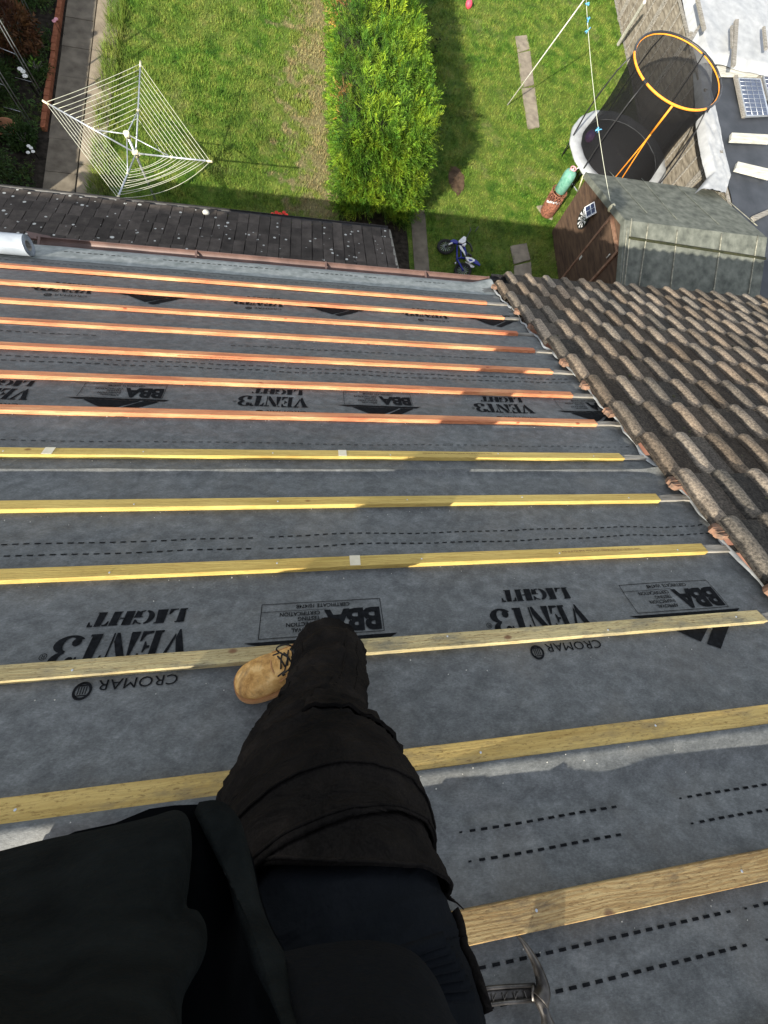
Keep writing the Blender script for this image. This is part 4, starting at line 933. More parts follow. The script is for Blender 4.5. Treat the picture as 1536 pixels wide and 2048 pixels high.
# ================================================================== SHED
XG = 6.34; NX = Vector((1, 0, 0))
def GX(px, py, X=XG): return ray_plane(px, py, (X, 0, 0), NX)
fe, rg, ne = GX(1172, 345, 6.28), GX(1250, 440, 6.28), GX(1238, 583, 6.28)
fR, rR = G(1420, 365, fe.z), G(1540, 497, rg.z); XR = 9.84
sd = thing('garden_shed', (8, 7.5, 0), 'brown timber garden shed with a green felt roof and white seam strips', 'shed')
mb = MB(); prof = [(fe.y - .06, 0), (ne.y + .08, 0), (ne.y + .08, ne.z - .03), (rg.y, rg.z - .04), (fe.y - .06, fe.z - .03)]
A_ = [Vector((XG + .02, y, z)) for y, z in prof]; B_ = [Vector((XR - .1, y, z)) for y, z in prof]
mb.add(A_ + B_, [(0, 4, 3, 2, 1), (5, 6, 7, 8, 9)] + [(i, (i + 1) % 5, 5 + (i + 1) % 5, 5 + i) for i in (0, 1, 4)]); mb.build('walls', 'shedw', sd)
mb = MB(); z = .08; hw_ = .125                                   # overlapping gable boards
def yspan(z):
    y1 = fe.y - .06 if z <= fe.z - .03 else rg.y + (fe.y - .06 - rg.y) * (rg.z - .04 - z) / (rg.z - .01 - fe.z)
    y0 = ne.y + .08 if z <= ne.z - .03 else rg.y - (rg.y - ne.y - .08) * (rg.z - .04 - z) / (rg.z - .01 - ne.z)
    return y0, y1
while z < rg.z - .12:
    z2 = z + hw_; a0, a1 = yspan(z); c0_, c1 = yspan(min(z2, rg.z - .06))
    if a1 > a0 + .05: mb.hexa([(XG - .002, a0, z), (XG + .02, a0, z), (XG + .02, a1, z), (XG - .002, a1, z), (XG + .010, c0_, z2 - .004), (XG + .02, c0_, z2 - .004), (XG + .02, c1, z2 - .004), (XG + .010, c1, z2 - .004)])
    z = z2
mb.build('gable_boards', 'shedw', sd)
def slope_n(p, q, s): return (Vector(q) - Vector(p)).cross(Vector(s) - Vector(p)).normalized()
near = [ne, Vector((XR, ne.y, ne.z)), Vector((XR, rg.y, rg.z)), rg]; far = [rg, Vector((XR, rg.y, rg.z)), Vector((XR, fe.y, fe.z)), fe]
mb = MB(); nN = slope_n(*near[:3]); nF = slope_n(*far[:3])
for quad, n_ in ((near, nN), (far, nF)):
    M_ = 14; K = 20; base = len(mb.v)
    for j in range(M_ + 1):
        for i in range(K + 1):
            p = quad[0].lerp(quad[1], i / K).lerp(quad[3].lerp(quad[2], i / K), j / M_); mb.v.append(p + n_ * (.012 * nz(p.x * 2.2, p.y * 2.2, 4) * (0 < j < M_)))
    for j in range(M_):
        for i in range(K): a = base + j * (K + 1) + i; mb.f.append((a, a + 1, a + K + 2, a + K + 1)); mb.smooth.append(True)
    mb.hexa([quad[0] - n_ * .035, quad[1] - n_ * .035, quad[2] - n_ * .035, quad[3] - n_ * .035, quad[0] - n_ * .013, quad[1] - n_ * .013, quad[2] - n_ * .013, quad[3] - n_ * .013])
fl = mb.build('felt_roof', 'felt', sd)
def seam(pts, p0, n_, w_=.028, mat='feltstrip', name='seam_strip', h=.02):
    P = [ray_plane(x, y, p0, n_) + n_ * .014 for x, y in pts]; mb = MB(); mb.tube([P[0].lerp(P[1], s / 8) + n_ * (.004 * nz(s, P[0].x)) for s in range(9)], w_ * .5, 6, True, True, .5, n_); mb.build(name, mat, fl)
for s_ in (((1296, 448), (1277, 572)), ((1354, 460), (1340, 580)), ((1443, 467), (1426, 584)), ((1515, 472), (1496, 588))): seam(s_, ne, nN, .032)
for s_ in (((1217, 343), (1293, 427)), ((1282, 358), (1353, 440)), ((1350, 370), (1437, 450))): seam(s_, fe, nF, .022, 'felt')
seam(((1421, 373), (1513, 453)), fe, nF, .03)
seam(((1257, 476), (1530, 518)), ne, nN, .055, 'core', 'dark_strip')
seam(((1263, 437), (1247, 578)), ne, nN, .03); seam(((1254, 455), (1242, 570)), ne, nN, .02)
for a_, b_ in ((fe, rg), (rg, ne)):
    mb = MB(); mb.hexa([a_ + Vector((-.012, 0, -.11)), b_ + Vector((-.012, 0, -.11)), b_ + Vector((.012, 0, -.11)), a_ + Vector((.012, 0, -.11)), a_ + Vector((-.012, 0, .01)), b_ + Vector((-.012, 0, .01)), b_ + Vector((.012, 0, .01)), a_ + Vector((.012, 0, .01))]); mb.build('bargeboard', 'felt', sd)
# door with trim
q1, q2, q3, q4 = GX(1112, 553), GX(1220, 436), GX(1232, 512), GX(1192, 563)
dy0, dy1 = sorted((q3.y, q2.y)); dzt = min(q2.z, 1.92)
mb = MB(); mb.box((XG - .028, dy0 + .02, .05), (XG - .003, dy1 - .02, dzt)); dr = mb.build('door', 'shedw', sd)
mb = MB()
for y in (dy0, dy1 - .06): mb.box((XG - .045, y, .04), (XG - .004, y + .06, dzt + .03))
mb.box((XG - .045, dy0, dzt + .031), (XG - .004, dy1, dzt + .09)); mb.build('door_trim', 'shedtrim', dr)
mb = MB(); mb.box((XG - .05, dy1 - .14, .9), (XG - .046, dy1 - .08, 1.0)); mb.tube([(XG - .06, dy0 + .12, dzt - .1), (XG - .06, dy0 + .12, dzt - .2)], .012, 6); mb.build('door_latch', 'bleached', dr)
# round black and white disc + its small solar panel
dc = GX(1168, 436, XG - .02); R_ = .22
t = thing('dart_board', (XG - .02, dc.y, dc.z), 'round black and white segmented board on the brown shed gable', 'dart board')
mb = MB(); mb.tube([(XG - .045, dc.y, dc.z), (XG - .008, dc.y, dc.z)], R_, 28, True, False); mb.build('board', 'blackp', t)
mb = MB()
for ring, (r0, r1) in enumerate(((.025, .105), (.112, .19))):
    for k in range(10):
        a0 = (2 * k + ring) * math.pi / 10; a1 = a0 + math.pi / 10 * .9; q = [(r0, a0), (r1, a0), (r1, a1), (r0, a1)]; mb.add([(XG - .047, dc.y + rr * math.cos(a), dc.z + rr * math.sin(a)) for rr, a in q], [(3, 2, 1, 0)])
mb.build('white_segments', 'whitep', t)
pc = GX(1184, 421, XG - .05); t = thing('small_solar_panel', (XG - .1, pc.y, pc.z), 'small white-framed solar panel above the round black and white board', 'solar panel')
ax = Vector((-.75, 0, .66)); hh_ = .11
mb = MB(); c_ = Vector((XG - .09, pc.y, pc.z)); U_, V_ = Vector((0, 1, 0)), Vector((.66, 0, .75)) ; Nn = Vector((-.75, 0, .66))
def slab(mb, c, U_, V_, N_, a, b, t0, t1): return mb.hexa([c + U_ * s * a + V_ * q * b + N_ * t0 for s, q in ((-1, 1), (1, 1), (1, -1), (-1, -1))] + [c + U_ * s * a + V_ * q * b + N_ * t1 for s, q in ((-1, 1), (1, 1), (1, -1), (-1, -1))])
slab(mb, c_, U_, V_, Nn, .15, .105, 0, .015); mb.build('frame', 'whitep', t); mb = MB(); slab(mb, c_, U_, V_, Nn, .132, .088, .016, .018); mb.build('cells', 'pv', t)
mb = MB(); mb.tube([c_, (XG - .01, pc.y, pc.z - .05)], .012, 6); mb.build('bracket', 'whitep', t)
ins = GX(1223, 416, XG - .04); mb = MB(); mb.ball(ins, .06, 1, 1, 1.5); mb.tube([ins, ins + Vector((.06, 0, 0))], .02, 8); tag(mb.build('line_fixing', 'cream'), 'cream plastic knob at the shed apex holding the washing line', 'line fixing')

# washing line, twine and prop pole
pt = G(1172, -6, 2.35); mb = MB(); mb.tube([ins.lerp(pt, s / 24) - Vector((0, 0, .10 * 4 * (s / 24) * (1 - s / 24))) for s in range(25)], .0055, 5); wl = mb.build('washing_line', 'cord'); tag(wl, 'thin line running from the cream knob on the shed to the top of the pole', 'washing line')
for i, (x, y) in enumerate(((1195, 258), (1173, 58), (1170, 40), (1167, 8))):
    f = (416 - y) / 422; p = ins.lerp(pt, f) - Vector((0, 0, .10 * 4 * f * (1 - f))); mb = MB(); r2 = random.Random(i + 3)
    for q in range(6): d_ = Vector((r2.uniform(-1, 1), r2.uniform(-1, 1), r2.uniform(-1, 1))).normalized() * .065; mb.tube([p, p + d_ * .6 + Vector((0, 0, .015)), p + d_], .009, 5)
    tag(mb.build('twine_knot', 'bluecord'), ['blue twine knot on the line above the trampoline mat', 'blue twine knot below the other two near the pole top', 'blue twine knot second from the pole top', 'blue twine knot at the very top edge by the pole'][i], 'twine knot', 'blue twine knots on the washing line')
mb = MB(); mb.tube([G(1015, 210, .02), pt], [.014, .014], 8); tag(mb.build('prop_pole', 'bleached'), 'long thin pole leaning over the right lawn and holding up the washing line', 'clothes prop')

# ================================================================== TRAMPOLINE
TC = Vector((8.41, 11.43, 0)); t = thing('trampoline', TC, 'round trampoline with black net, orange-topped ring and pale grey pad behind the shed', 'trampoline')
def circ(r_, z, n=64): return [TC + Vector((r_ * math.cos(2 * math.pi * k / n), r_ * math.sin(2 * math.pi * k / n), z)) for k in range(n)]
mb = MB(); mb.loft([circ(1.16, .50), circ(1.16, .507), circ(.02, .500)], False, True); mb.build('mat', 'blackp', t)
mb = MB(); rings = []
for r_, z in ((1.15, .515), (1.17, .535), (1.28, .545), (1.46, .535), (1.49, .49), (1.46, .46)):
    ring = []
    for k in range(96): a = 2 * math.pi * k / 96; w_ = 1 + .006 * math.sin(a * 17) + .01 * nz(a * 4, r_); ring.append(TC + Vector((r_ * w_ * math.cos(a), r_ * w_ * math.sin(a), z + .008 * nz(a * 7, r_ * 3))))
    rings.append(ring)
mb.loft(rings, False, True); mb.build('pad', 'grey', t)
mb = MB(); n_ = 64; P = circ(1.38, .47); mb.tube(P + [P[0]], .02, 8, False); mb.build('frame', 'steel', t)
RC = Vector((.05, 0, 0)); ZR = 2.30
def rr(a, r_=1.15, z=ZR): return TC + RC + Vector((r_ * math.cos(a), r_ * math.sin(a), z))
clip = [math.atan2(*(lambda d: (d.y, d.x))(G(x, y, ZR) - TC - RC)) for x, y in ((1268, 105), (1290, 165), (1408, 107), (1408, 210))]
def arc_tube(a0, a1, r_, z, rad, mat, name):
    mb = MB(); m = 28; mb.tube([rr(a0 + (a1 - a0) * s / m, r_, z) for s in range(m + 1)], rad, 8); mb.build(name, mat, t)
arc_tube(0, 2 * math.pi, 1.155, ZR, .027, 'blackp', 'top_ring')
aL, aF, aB, aR = clip
def norm(a): return a % (2 * math.pi)
arc_tube(norm(aL), norm(aF) - .05, 1.165, ZR + .012, .023, 'orangetape', 'ring_sleeve'); arc_tube(norm(aF) + .05, norm(aR) - .04 if norm(aR) > norm(aF) else norm(aR) + 2 * math.pi - .04, 1.165, ZR + .012, .023, 'orangetape', 'ring_sleeve')
arc_tube(norm(aB) + .03, norm(aL) if norm(aL) > norm(aB) else norm(aL) + 2 * math.pi, 1.122, ZR - .016, .012, 'orangetape', 'ring_sleeve')
arc_tube(norm(aR) + .08 - 2 * math.pi if norm(aR) > math.pi else norm(aR) + .08, norm(aB) - .04, 1.122, ZR - .016, .012, 'orangetape', 'ring_sleeve')
for a in list(clip) + [norm(aL) - 2 * .62, norm(aR) + .9]:
    mb = MB(); o_ = Vector((math.cos(a), math.sin(a), 0)); P = [rr(a, 1.16, ZR - .01), rr(a, 1.30, ZR - .35), rr(a, 1.42, ZR - .9), rr(a, 1.46, 1.0), rr(a, 1.46, .45), rr(a, 1.46, .02)]; mb.tube(P, [.014, .016, .018, .019, .02, .02], 8); mb.build('pole', 'blackp', t)
for k in range(4):
    a = .4 + k * math.pi / 2; mb = MB(); mb.tube([rr(a, 1.38, .47), rr(a - .1, 1.42, .03), rr(a + .35, 1.42, .03), rr(a + .25, 1.38, .47)], .02, 8); mb.build('leg', 'steel', t)
mb = MB(); rings = []
for j in range(15):
    f = j / 14; z = .53 + (ZR - .53) * f; r_ = 1.15 + .0 - .10 * math.sin(math.pi * f) ; ring = []
    for k in range(72): a = 2 * math.pi * k / 72; ring.append(TC + RC * f + Vector(((r_ + .012 * nz(a * 5, z * 2)) * math.cos(a), (r_ + .012 * nz(a * 5, z * 2)) * math.sin(a), z)))
    rings.append(ring)
mb.loft(rings, False, True); mb.build('net', 'net', t)
ad = norm(math.atan2(*(lambda d: (d.y, d.x))(G(1345, 213, ZR) - TC - RC)))
mb = MB(); top = rr(ad, 1.17, ZR); mid = rr(ad, 1.10, 1.55); l1, l2 = rr(ad - .10, 1.19, .56), rr(ad + .06, 1.19, .56)
for P, w_ in (([top, mid, l1], .016), ([top, mid + Vector((.012, 0, 0)), l2], .016), ([top, top.lerp(mid, .8)], .026)): mb.tube(P, w_, 6)
mb.build('door_tape', 'orangetape', t)
mb = MB(); c_ = TC + Vector((.10, -.15, .5045))
bm = text_bm('GALAXY', .2, .004); bm.free() if True else None
for k in range(5): x = -.26 + .13 * k; mb.add([c_ + Vector((x * .45, -x, 0)) + Vector((.04 * math.cos(q), .05 * math.sin(q), 0)) for q in [2 * math.pi * i / 10 for i in range(10)]] + [c_ + Vector((x * .45, -x, 0)) + Vector((.024 * math.cos(q), .034 * math.sin(q), 0)) for q in [2 * math.pi * i / 10 for i in range(10)]], [(i, (i + 1) % 10, 10 + (i + 1) % 10, 10 + i) for i in range(10)])
MT['matmark'] = simple('faint_mat_marks', (.10, .09, .08), (.14, .13, .12), 20); mb.build('mat_marks', 'matmark', t)
p = TC + Vector((-.95, .25, .51)); mb = MB(); mb.ball(p + Vector((0, 0, .13)), .13, n=16, m=12); MT['mixball'] = simple('blue_purple_ball', (.02, .05, .22), (.25, .06, .20), 3, .4); tag(mb.build('ball', 'mixball'), 'dark blue and purple ball on the trampoline mat behind the net', 'ball')

# ================================================================== DRUM AND GAS BOTTLE
b0 = Vector((6.28, 9.72, 0))
t = thing('rusty_drum', b0, 'rusty red openwork drum beside the shed gable, under the green bottle', 'drum')
mb = MB(); mb.loft([[b0 + Vector((r_ * math.cos(q), r_ * math.sin(q), z)) for q in [2 * math.pi * k / 18 for k in range(18)]] for r_, z in ((.17, 0), (.20, .06), (.21, .34), (.19, .40), (.05, .405))], True, True); mb.build('body', 'rust', t)
mb = MB()
for k in range(14):
    a = 2 * math.pi * k / 14
    for s in (-1, 1): mb.tube([b0 + Vector((.20 * math.cos(a), .20 * math.sin(a), .42)), b0 + Vector((.19 * math.cos(a + s * .5), .19 * math.sin(a + s * .5), .62))], .012, 5)
for z in (.42, .62): P = [b0 + Vector((.2 * math.cos(q), .2 * math.sin(q), z)) for q in [2 * math.pi * k / 18 for k in range(19)]]; mb.tube(P, .016, 6, False)
mb.build('lattice', 'rust', t)
mb = MB(); mb.tube([b0 + Vector((-.21, -.05, .38)), b0 + Vector((-.12, -.14, .43)), b0 + Vector((.12, -.14, .43))], .03, 6); mb.build('pale_rag', 'whitep', t)
g0 = b0 + Vector((.0, .0, .635)); t = thing('gas_bottle', g0, 'green enamelled gas bottle standing on the rusty drum', 'gas bottle')
mb = MB(); mb.loft([[g0 + Vector((r_ * math.cos(q), r_ * math.sin(q), z)) for q in [2 * math.pi * k / 24 for k in range(24)]] for r_, z in ((.13, 0), (.15, .02), (.155, .40), (.135, .46), (.08, .50), (.03, .51))], True, True); mb.build('cylinder', 'green', t)
mb = MB(); P = [g0 + Vector((.07 * math.cos(q), .07 * math.sin(q), .55)) for q in [2 * math.pi * k / 14 for k in range(15)]]; mb.tube(P, .012, 6, False); mb.tube([g0 + Vector((.07, 0, .49)), g0 + Vector((.07, 0, .55))], .01, 5); mb.tube([g0 + Vector((-.07, 0, .49)), g0 + Vector((-.07, 0, .55))], .01, 5); mb.tube([g0 + Vector((0, 0, .5)), g0 + Vector((0, 0, .56))], .02, 8); mb.build('collar', 'pink', t)
mb = MB(); mb.tube([G(1152, 395, .3), G(1166, 352, 1.25)], .014, 6); tag(mb.build('thin_cane', 'cream'), 'thin pale cane leaning between the green bottle and shed corner', 'cane')

# ================================================================== MOTORBIKE-STYLE CHILD'S BIKE, LYING ON THE GRASS
def BP(x, y, z=.1): return G(860 + x / 12.8, 440 + y / 12.8, z)
t = thing('childs_bike', (3.55, 8.0, 0), 'blue and white motocross-style child’s bike lying on its side in the shade', 'bike')
for (cx, cy, zc) in ((400, 685, .10), (840, 1292, .09)):
    c_ = BP(cx, cy, zc); mb = MB(); n_ = 32; R_ = .185; P = [c_ + Vector((R_ * math.cos(q), R_ * math.sin(q), .03 * math.cos(q))) for q in [2 * math.pi * k / n_ for k in range(n_ + 1)]]; mb.tube(P, .034, 8, False); w_ = mb.build('wheel', 'rubber', t)
    mb = MB(); P = [c_ + Vector((.152 * math.cos(q), .152 * math.sin(q), .026 * math.cos(q))) for q in [2 * math.pi * k / n_ for k in range(n_ + 1)]]; mb.tube(P, .009, 6, False); mb.ball(c_, .028, 1, 1, 1.4); mb.build('rim', 'blackp', w_)
    mb = MB()
    for k in range(14): q = 2 * math.pi * k / 14; mb.tube([c_ + Vector((.025 * math.cos(q), .025 * math.sin(q), .01)), c_ + Vector((.148 * math.cos(q + .12), .148 * math.sin(q + .12), .025 * math.cos(q)))], .0055, 4)
    mb.build('spokes', 'steel', w_)
def bplate(pts, z0, z1, mat, name): mb = MB(); prism(mb, [BP(x, y, z1) for x, y in pts], z0, z1); return mb.build(name, mat, t)
def bbar(pts, z, r_, mat, name): mb = MB(); mb.tube([BP(x, y, z) for x, y in pts], r_, 7); return mb.build(name, mat, t)
bbar([(720, 560), (690, 720), (690, 990), (800, 965), (920, 990)], .12, .022, 'blue', 'frame'); bbar([(780, 600), (800, 960)], .12, .016, 'blue', 'frame_tube'); bbar([(740, 560), (880, 700), (930, 960)], .13, .03, 'blue', 'top_tube'); bbar([(680, 1000), (760, 1120), (845, 1290)], .15, .022, 'blue', 'swing_arm')
bbar([(860, 470), (700, 570), (400, 685)], .16, .020, 'blackp', 'fork'); bbar([(480, 625), (570, 590)], .19, .020, 'whitep', 'fork_guard')
bplate([(520, 530), (600, 488), (690, 520), (730, 560), (700, 600), (560, 575)], .17, .20, 'blue', 'front_mudguard'); bplate([(870, 412), (925, 440), (918, 540), (850, 590), (735, 560), (740, 520)], .21, .24, 'whitep', 'number_board'); bplate([(820, 630), (910, 578), (932, 600), (895, 662)], .19, .22, 'whitep', 'side_panel')
bplate([(745, 640), (800, 660), (895, 820), (915, 930), (880, 860), (770, 720)], .175, .19, 'whitep', 'frame_graphic'); bplate([(910, 940), (1060, 960), (1150, 1010), (1150, 1050), (1035, 1095), (955, 1030)], .20, .225, 'whitep', 'seat_panel'); bplate([(1150, 1000), (1200, 1030), (1292, 1135), (1275, 1168), (1160, 1110), (1110, 1080)], .19, .215, 'blue', 'rear_mudguard'); bplate([(905, 1058), (960, 1080), (1060, 1130), (1140, 1182), (1130, 1205), (1052, 1212), (1000, 1140)], .12, .14, 'whitep', 'lower_panel')
bplate([(985, 1000), (1000, 990), (1090, 1020), (1085, 1050), (1010, 1050)], .2255, .2275, 'blue', 'seat_graphic')
bbar([(920, 960), (960, 860), (1060, 930)], .2, .03, 'blackp', 'saddle'); bbar([(930, 560), (945, 440), (1040, 260), (1035, 200)], .22, .013, 'blackp', 'handlebar'); bbar([(930, 560), (1020, 620), (1060, 700), (1080, 800)], .16, .02, 'blackp', 'lower_handlebar'); bbar([(1150, 300), (1240, 170)], .12, .012, 'blackp', 'brake_lever'); bbar([(620, 1120), (690, 1080), (740, 1050)], .14, .022, 'blackp', 'motor'); bbar([(640, 1110), (660, 1095)], .165, .018, 'whitep', 'foot_peg')

# ================================================================== NEIGHBOUR'S OUTBUILDINGS (RIGHT)
ob = thing('flat_roof_outbuilding', (12.5, 9.5, 0), 'outbuilding with a black rubber flat roof beyond the grey fence', 'outbuilding')
ZB = 1.70
mb = MB(); rows = []
nx, ny = 40, 60
for j in range(ny + 1):
    for i in range(nx + 1):
        x = 10.02 + 6 * i / nx; y = 5.2 + 8.9 * j / ny; mb.v.append(Vector((x, y, ZB + .022 * nz(x * 1.4, y * 1.4, 2) + .008 * nz(x * 5, y * 3, 6))))
for j in range(ny):
    for i in range(nx): a = j * (nx + 1) + i; mb.f.append((a, a + 1, a + nx + 2, a + nx + 1)); mb.smooth.append(True)
mb.build('rubber_roof', 'epdm', ob); mb = MB(); mb.box((10.04, 5.22, 0), (16, 14.08, ZB - .05)); mb.build('walls', 'fencew', ob)
def strip_sheet(Lp, Rp, z, name, label, parent=None, m=70, w=14, amp=.035):
    def samp(P, f):
        f *= len(P) - 1; i = min(int(f), len(P) - 2); a = f - i; return G(P[i][0] * (1 - a) + P[i + 1][0] * a, P[i][1] * (1 - a) + P[i + 1][1] * a, z)
    mb = MB()
    for j in range(m + 1):
        a, b2 = samp(Lp, j / m), samp(Rp, j / m)
        for i in range(w + 1):
            f = i / w; p = a.lerp(b2, f); e = (1 if 0 < i < w else .3); p.z += .03 * math.sin(math.pi * f) + amp * e * (nz(p.x * 9, p.y * 3.2, 3) + .5 * nz(p.x * 16 + p.y * 7, p.y * 11, 1)) + .012 - (.16 if i == 0 else 0); mb.v.append(p)
    for j in range(m):
        for i in range(w): q = j * (w + 1) + i; mb.f.append((q, q + 1, q + w + 2, q + w + 1)); mb.smooth.append(True)
    o = mb.build(name, 'white', parent); return o if parent else tag(o, label, 'plastic sheet')
strip_sheet([(1396, 130), (1400, 180), (1403, 240), (1413, 300), (1425, 345), (1398, 378)], [(1424, 130), (1422, 180), (1436, 240), (1448, 300), (1461, 350), (1450, 388)], 1.76, 'sheet_flap', 'long creased strip of white sheeting hanging along the edge of the black flat roof')
wr = thing('sheeted_roof', (12.5, 15.8, 0), 'roof wrapped in white plastic sheeting at the top right', 'outbuilding')
mb = MB(); nx, ny = 90, 70; z0 = 1.95
for j in range(ny + 1):
    for i in range(nx + 1):
        fx, fy = i / nx, j / ny; x = 10.0 + .10 * nz(fy * 4, 2) + 7 * fx; y = G(1450, 124, 1.9).y + .05 * nz(fx * 6, 5) + 9 * fy
        z = z0 + .05 * fy + .030 * nz(x * 2.2, y * 1.2, 2) + .022 * abs(nz(x * 1.6 + y * .5, y * .7, 8)) + .008 * nz(x * 7, y * 5, 3)
        if j == 0: z -= .14
        if i == 0: z -= .25
        mb.v.append(Vector((x, y, z)))
for j in range(ny):
    for i in range(nx): a = j * (nx + 1) + i; mb.f.append((a, a + 1, a + nx + 2, a + nx + 1)); mb.smooth.append(True)
mb.build('white_sheeting', 'white', wr); mb = MB(); mb.box((10.1, 14.1, 0), (17, 22, 1.65)); mb.build('walls', 'fencew', wr)
LB = 'loose timbers on the outbuilding roofs'
def timber(pts, z, th, mat, label):
    mb = MB(); pxprism(mb, pts, z, z + th); o = mb.build('loose_timber', mat); tag(o, label, 'timber', LB)
timber([(1434, 131), (1540, 133), (1540, 150), (1437, 148)], ZB + .03, .06, 'bleached', 'wide bleached plank lying between white sheeting and the black roof')
timber([(1464, 265), (1540, 269), (1540, 284), (1462, 280)], ZB + .03, .06, 'bleached', 'bleached plank below the solar panel on the black roof')
timber([(1476, 323), (1540, 338), (1540, 356), (1471, 338)], ZB + .03, .06, 'bleached', 'bleached plank lowest but one on the black roof, tilted down to the right')
timber([(1505, 432), (1540, 417), (1540, 426), (1512, 440)], ZB + .03, .05, 'oldwood', 'short grey timber end just above the shed roof corner')
timber([(1470, 150), (1476, 150), (1494, 232), (1487, 232)], ZB + .03, .05, 'oldwood', 'narrow grey timber along the left side of the solar panel')
timber([(1517, 148), (1521, 148), (1534, 200), (1530, 200)], ZB + .03, .05, 'oldwood', 'narrow grey timber between the two solar panels')
timber([(1471, 38), (1478, 38), (1472, 130), (1465, 130)], 2.08, .05, 'oldwood', 'long upright grey timber on the white sheeting')
timber([(1463, 50), (1466, 49), (1467, 93), (1464, 93)], 2.08, .04, 'oldwood', 'short thin timber left of the long upright one on the white sheeting')
timber([(1527, 52), (1531, 52), (1536, 97), (1531, 97)], 2.08, .04, 'oldwood', 'thin timber at the right edge on the white sheeting')
timber([(1394, -4), (1399, -4), (1413, 57), (1408, 58)], 2.08, .05, 'oldwood', 'grey timber near the left corner of the white sheeting')
timber([(1378, 78), (1402, 44), (1405, 47), (1383, 82)], 1.96, .05, 'oldwood', 'pale batten bridging the fence top and the white sheeting')
for i, pts in enumerate(([(1477, 155), (1521, 157), (1540, 230), (1493, 232)], [(1527, 151), (1570, 153), (1590, 225), (1546, 228)])):
    P = [G(x, y, ZB + .10) for x, y in pts]; t = thing('solar_panel', P[3], ['large framed solar panel lying on the black flat roof', 'second solar panel, cut off by the right edge of the picture'][i], 'solar panel', 'solar panels on the black roof')
    mb = MB(); prism(mb, P, ZB + .06, ZB + .10); mb.build('frame', 'steel', t); ux = (P[1] - P[0]); uy = (P[3] - P[0]); mb = MB(); e = .035
    Q = [P[0] + ux * a + uy * b for a, b in ((e, e), (1 - e, e), (1 - e, 1 - e), (e, 1 - e))]; prism(mb, Q, ZB + .085, ZB + .103); mb.build('cells', 'dark', t) if False else None
    o = mb.build('cells', 'cellbase', t) if 'cellbase' in MT else None
    if o is None: MT['cellbase'] = simple('dark_blue_cells', (.010, .018, .05), (.03, .045, .09), 8, .25, .5); o = mb.build('cells', 'cellbase', t)
    mb = MB(); zz = ZB + .105
    for k in range(1, 4): a_, b_ = P[0] + ux * k / 4 + uy * .03, P[0] + ux * k / 4 + uy * .97; a_.z = b_.z = zz; mb.tube([a_, b_], .006, 4)
    for k in range(1, 9): a_, b_ = P[0] + uy * k / 9 + ux * .03, P[0] + uy * k / 9 + ux * .97; a_.z = b_.z = zz; mb.tube([a_, b_], .005, 4)
    mb.build('cell_grid', 'steel', o)

# ================================================================== THE PERSON ON THE ROOF
def cc(x, y, z): return Vector((0, 0, HC)) + Wm @ Vector((x, y, z))
ft_u, ft_v = roof_hit(205, 1850)
toe, heel = (-.262, .436), (.038, .522)
pr_ = thing('person', RW(heel[0], heel[1], .0), 'person in black work trousers, black hoodie and tan boot standing on the battens', 'person')
# body: one continuous skinned figure
bv = []; be = []; br = []
def J(p, r_, par=None): bv.append(Vector(p)); br.append(r_); i = len(bv) - 1; (be.append((par, i)) if par is not None else None); return i
pel = J(cc(-.13, -.62, -.36), .13)
belly = J(cc(-.15, -.60, -.14), .13, pel); chest = J(cc(-.16, -.54, .08), .14, belly); nk = J(cc(-.15, -.47, .27), .055, chest); hdj = J(cc(-.145, -.42, .37), .085, nk); hd2 = J(cc(-.14, -.38, .46), .085, hdj)
ank = RW(.0, .535, .11)
hR = J(cc(-.01, -.60, -.38), .09, pel); kR = J(cc(-.115, -.49, -.76), .06, hR); aR_ = J(ank, .038, kR); tR = J(RW(-.12, .475, .06), .035, aR_); J(RW(-.21, .45, .055), .03, tR)
anL = RW(ft_u + .04, ft_v, .10)
hL = J(cc(-.25, -.60, -.40), .09, pel); kL = J(CP(215, 1900, .76), .06, hL); aL_ = J(anL, .038, kL); tL = J(RW(ft_u - .12, ft_v + .02, .06), .035, aL_)
for sx, el, wr_, pm in ((.04, (.21, -.36, .12), (.105, -.10, .055), (.085, -.035, .03)), (-.35, (-.44, -.36, .12), (-.245, -.10, .055), (-.225, -.035, .03))):
    s_ = J(cc(sx, -.50, .20), .065, chest); e_ = J(cc(*el), .042, s_); w_ = J(cc(*wr_), .028, e_); p_ = J(cc(*pm), .030, w_); sg = -1 if sx > 0 else 1
    for q in range(5):
        b_ = Vector(pm) + Vector((sg * (.004 if q else .02), .028 - .020 * q, .0 if q else -.004)); L_ = (.030, .034, .036, .032, .026)[q]
        a = J(cc(*(b_ + Vector((0, 0, -.002)))), .0095, p_); c_ = J(cc(*(b_ + Vector((sg * L_ * .4, .006 - .003 * q, .016)))), .0085, a); J(cc(*(b_ + Vector((sg * L_ * 1.1, .008 - .003 * q, .020)))), .0075, c_)
off = pr_.location; me = bpy.data.meshes.new('body'); me.from_pydata([p - off for p in bv], be, []); bo = bpy.data.objects.new('body', me); COL.objects.link(bo); bo.parent = pr_
sk = bo.modifiers.new('skin', 'SKIN'); sd_ = me.skin_vertices[0].data
for i, r_ in enumerate(br): sd_[i].radius = (r_, r_); sd_[i].use_root = (i == 0)
bo.modifiers.new('sub', 'SUBSURF').levels = 1; bo.modifiers['sub'].render_levels = 2; me.materials.append(MT['skin'])
mb = MB(); fc = Vector((-.14, -.30, .43))
for x in (-.033, .033): mb.ball(cc(fc.x + x, fc.y + .012, fc.z + .02), .012)
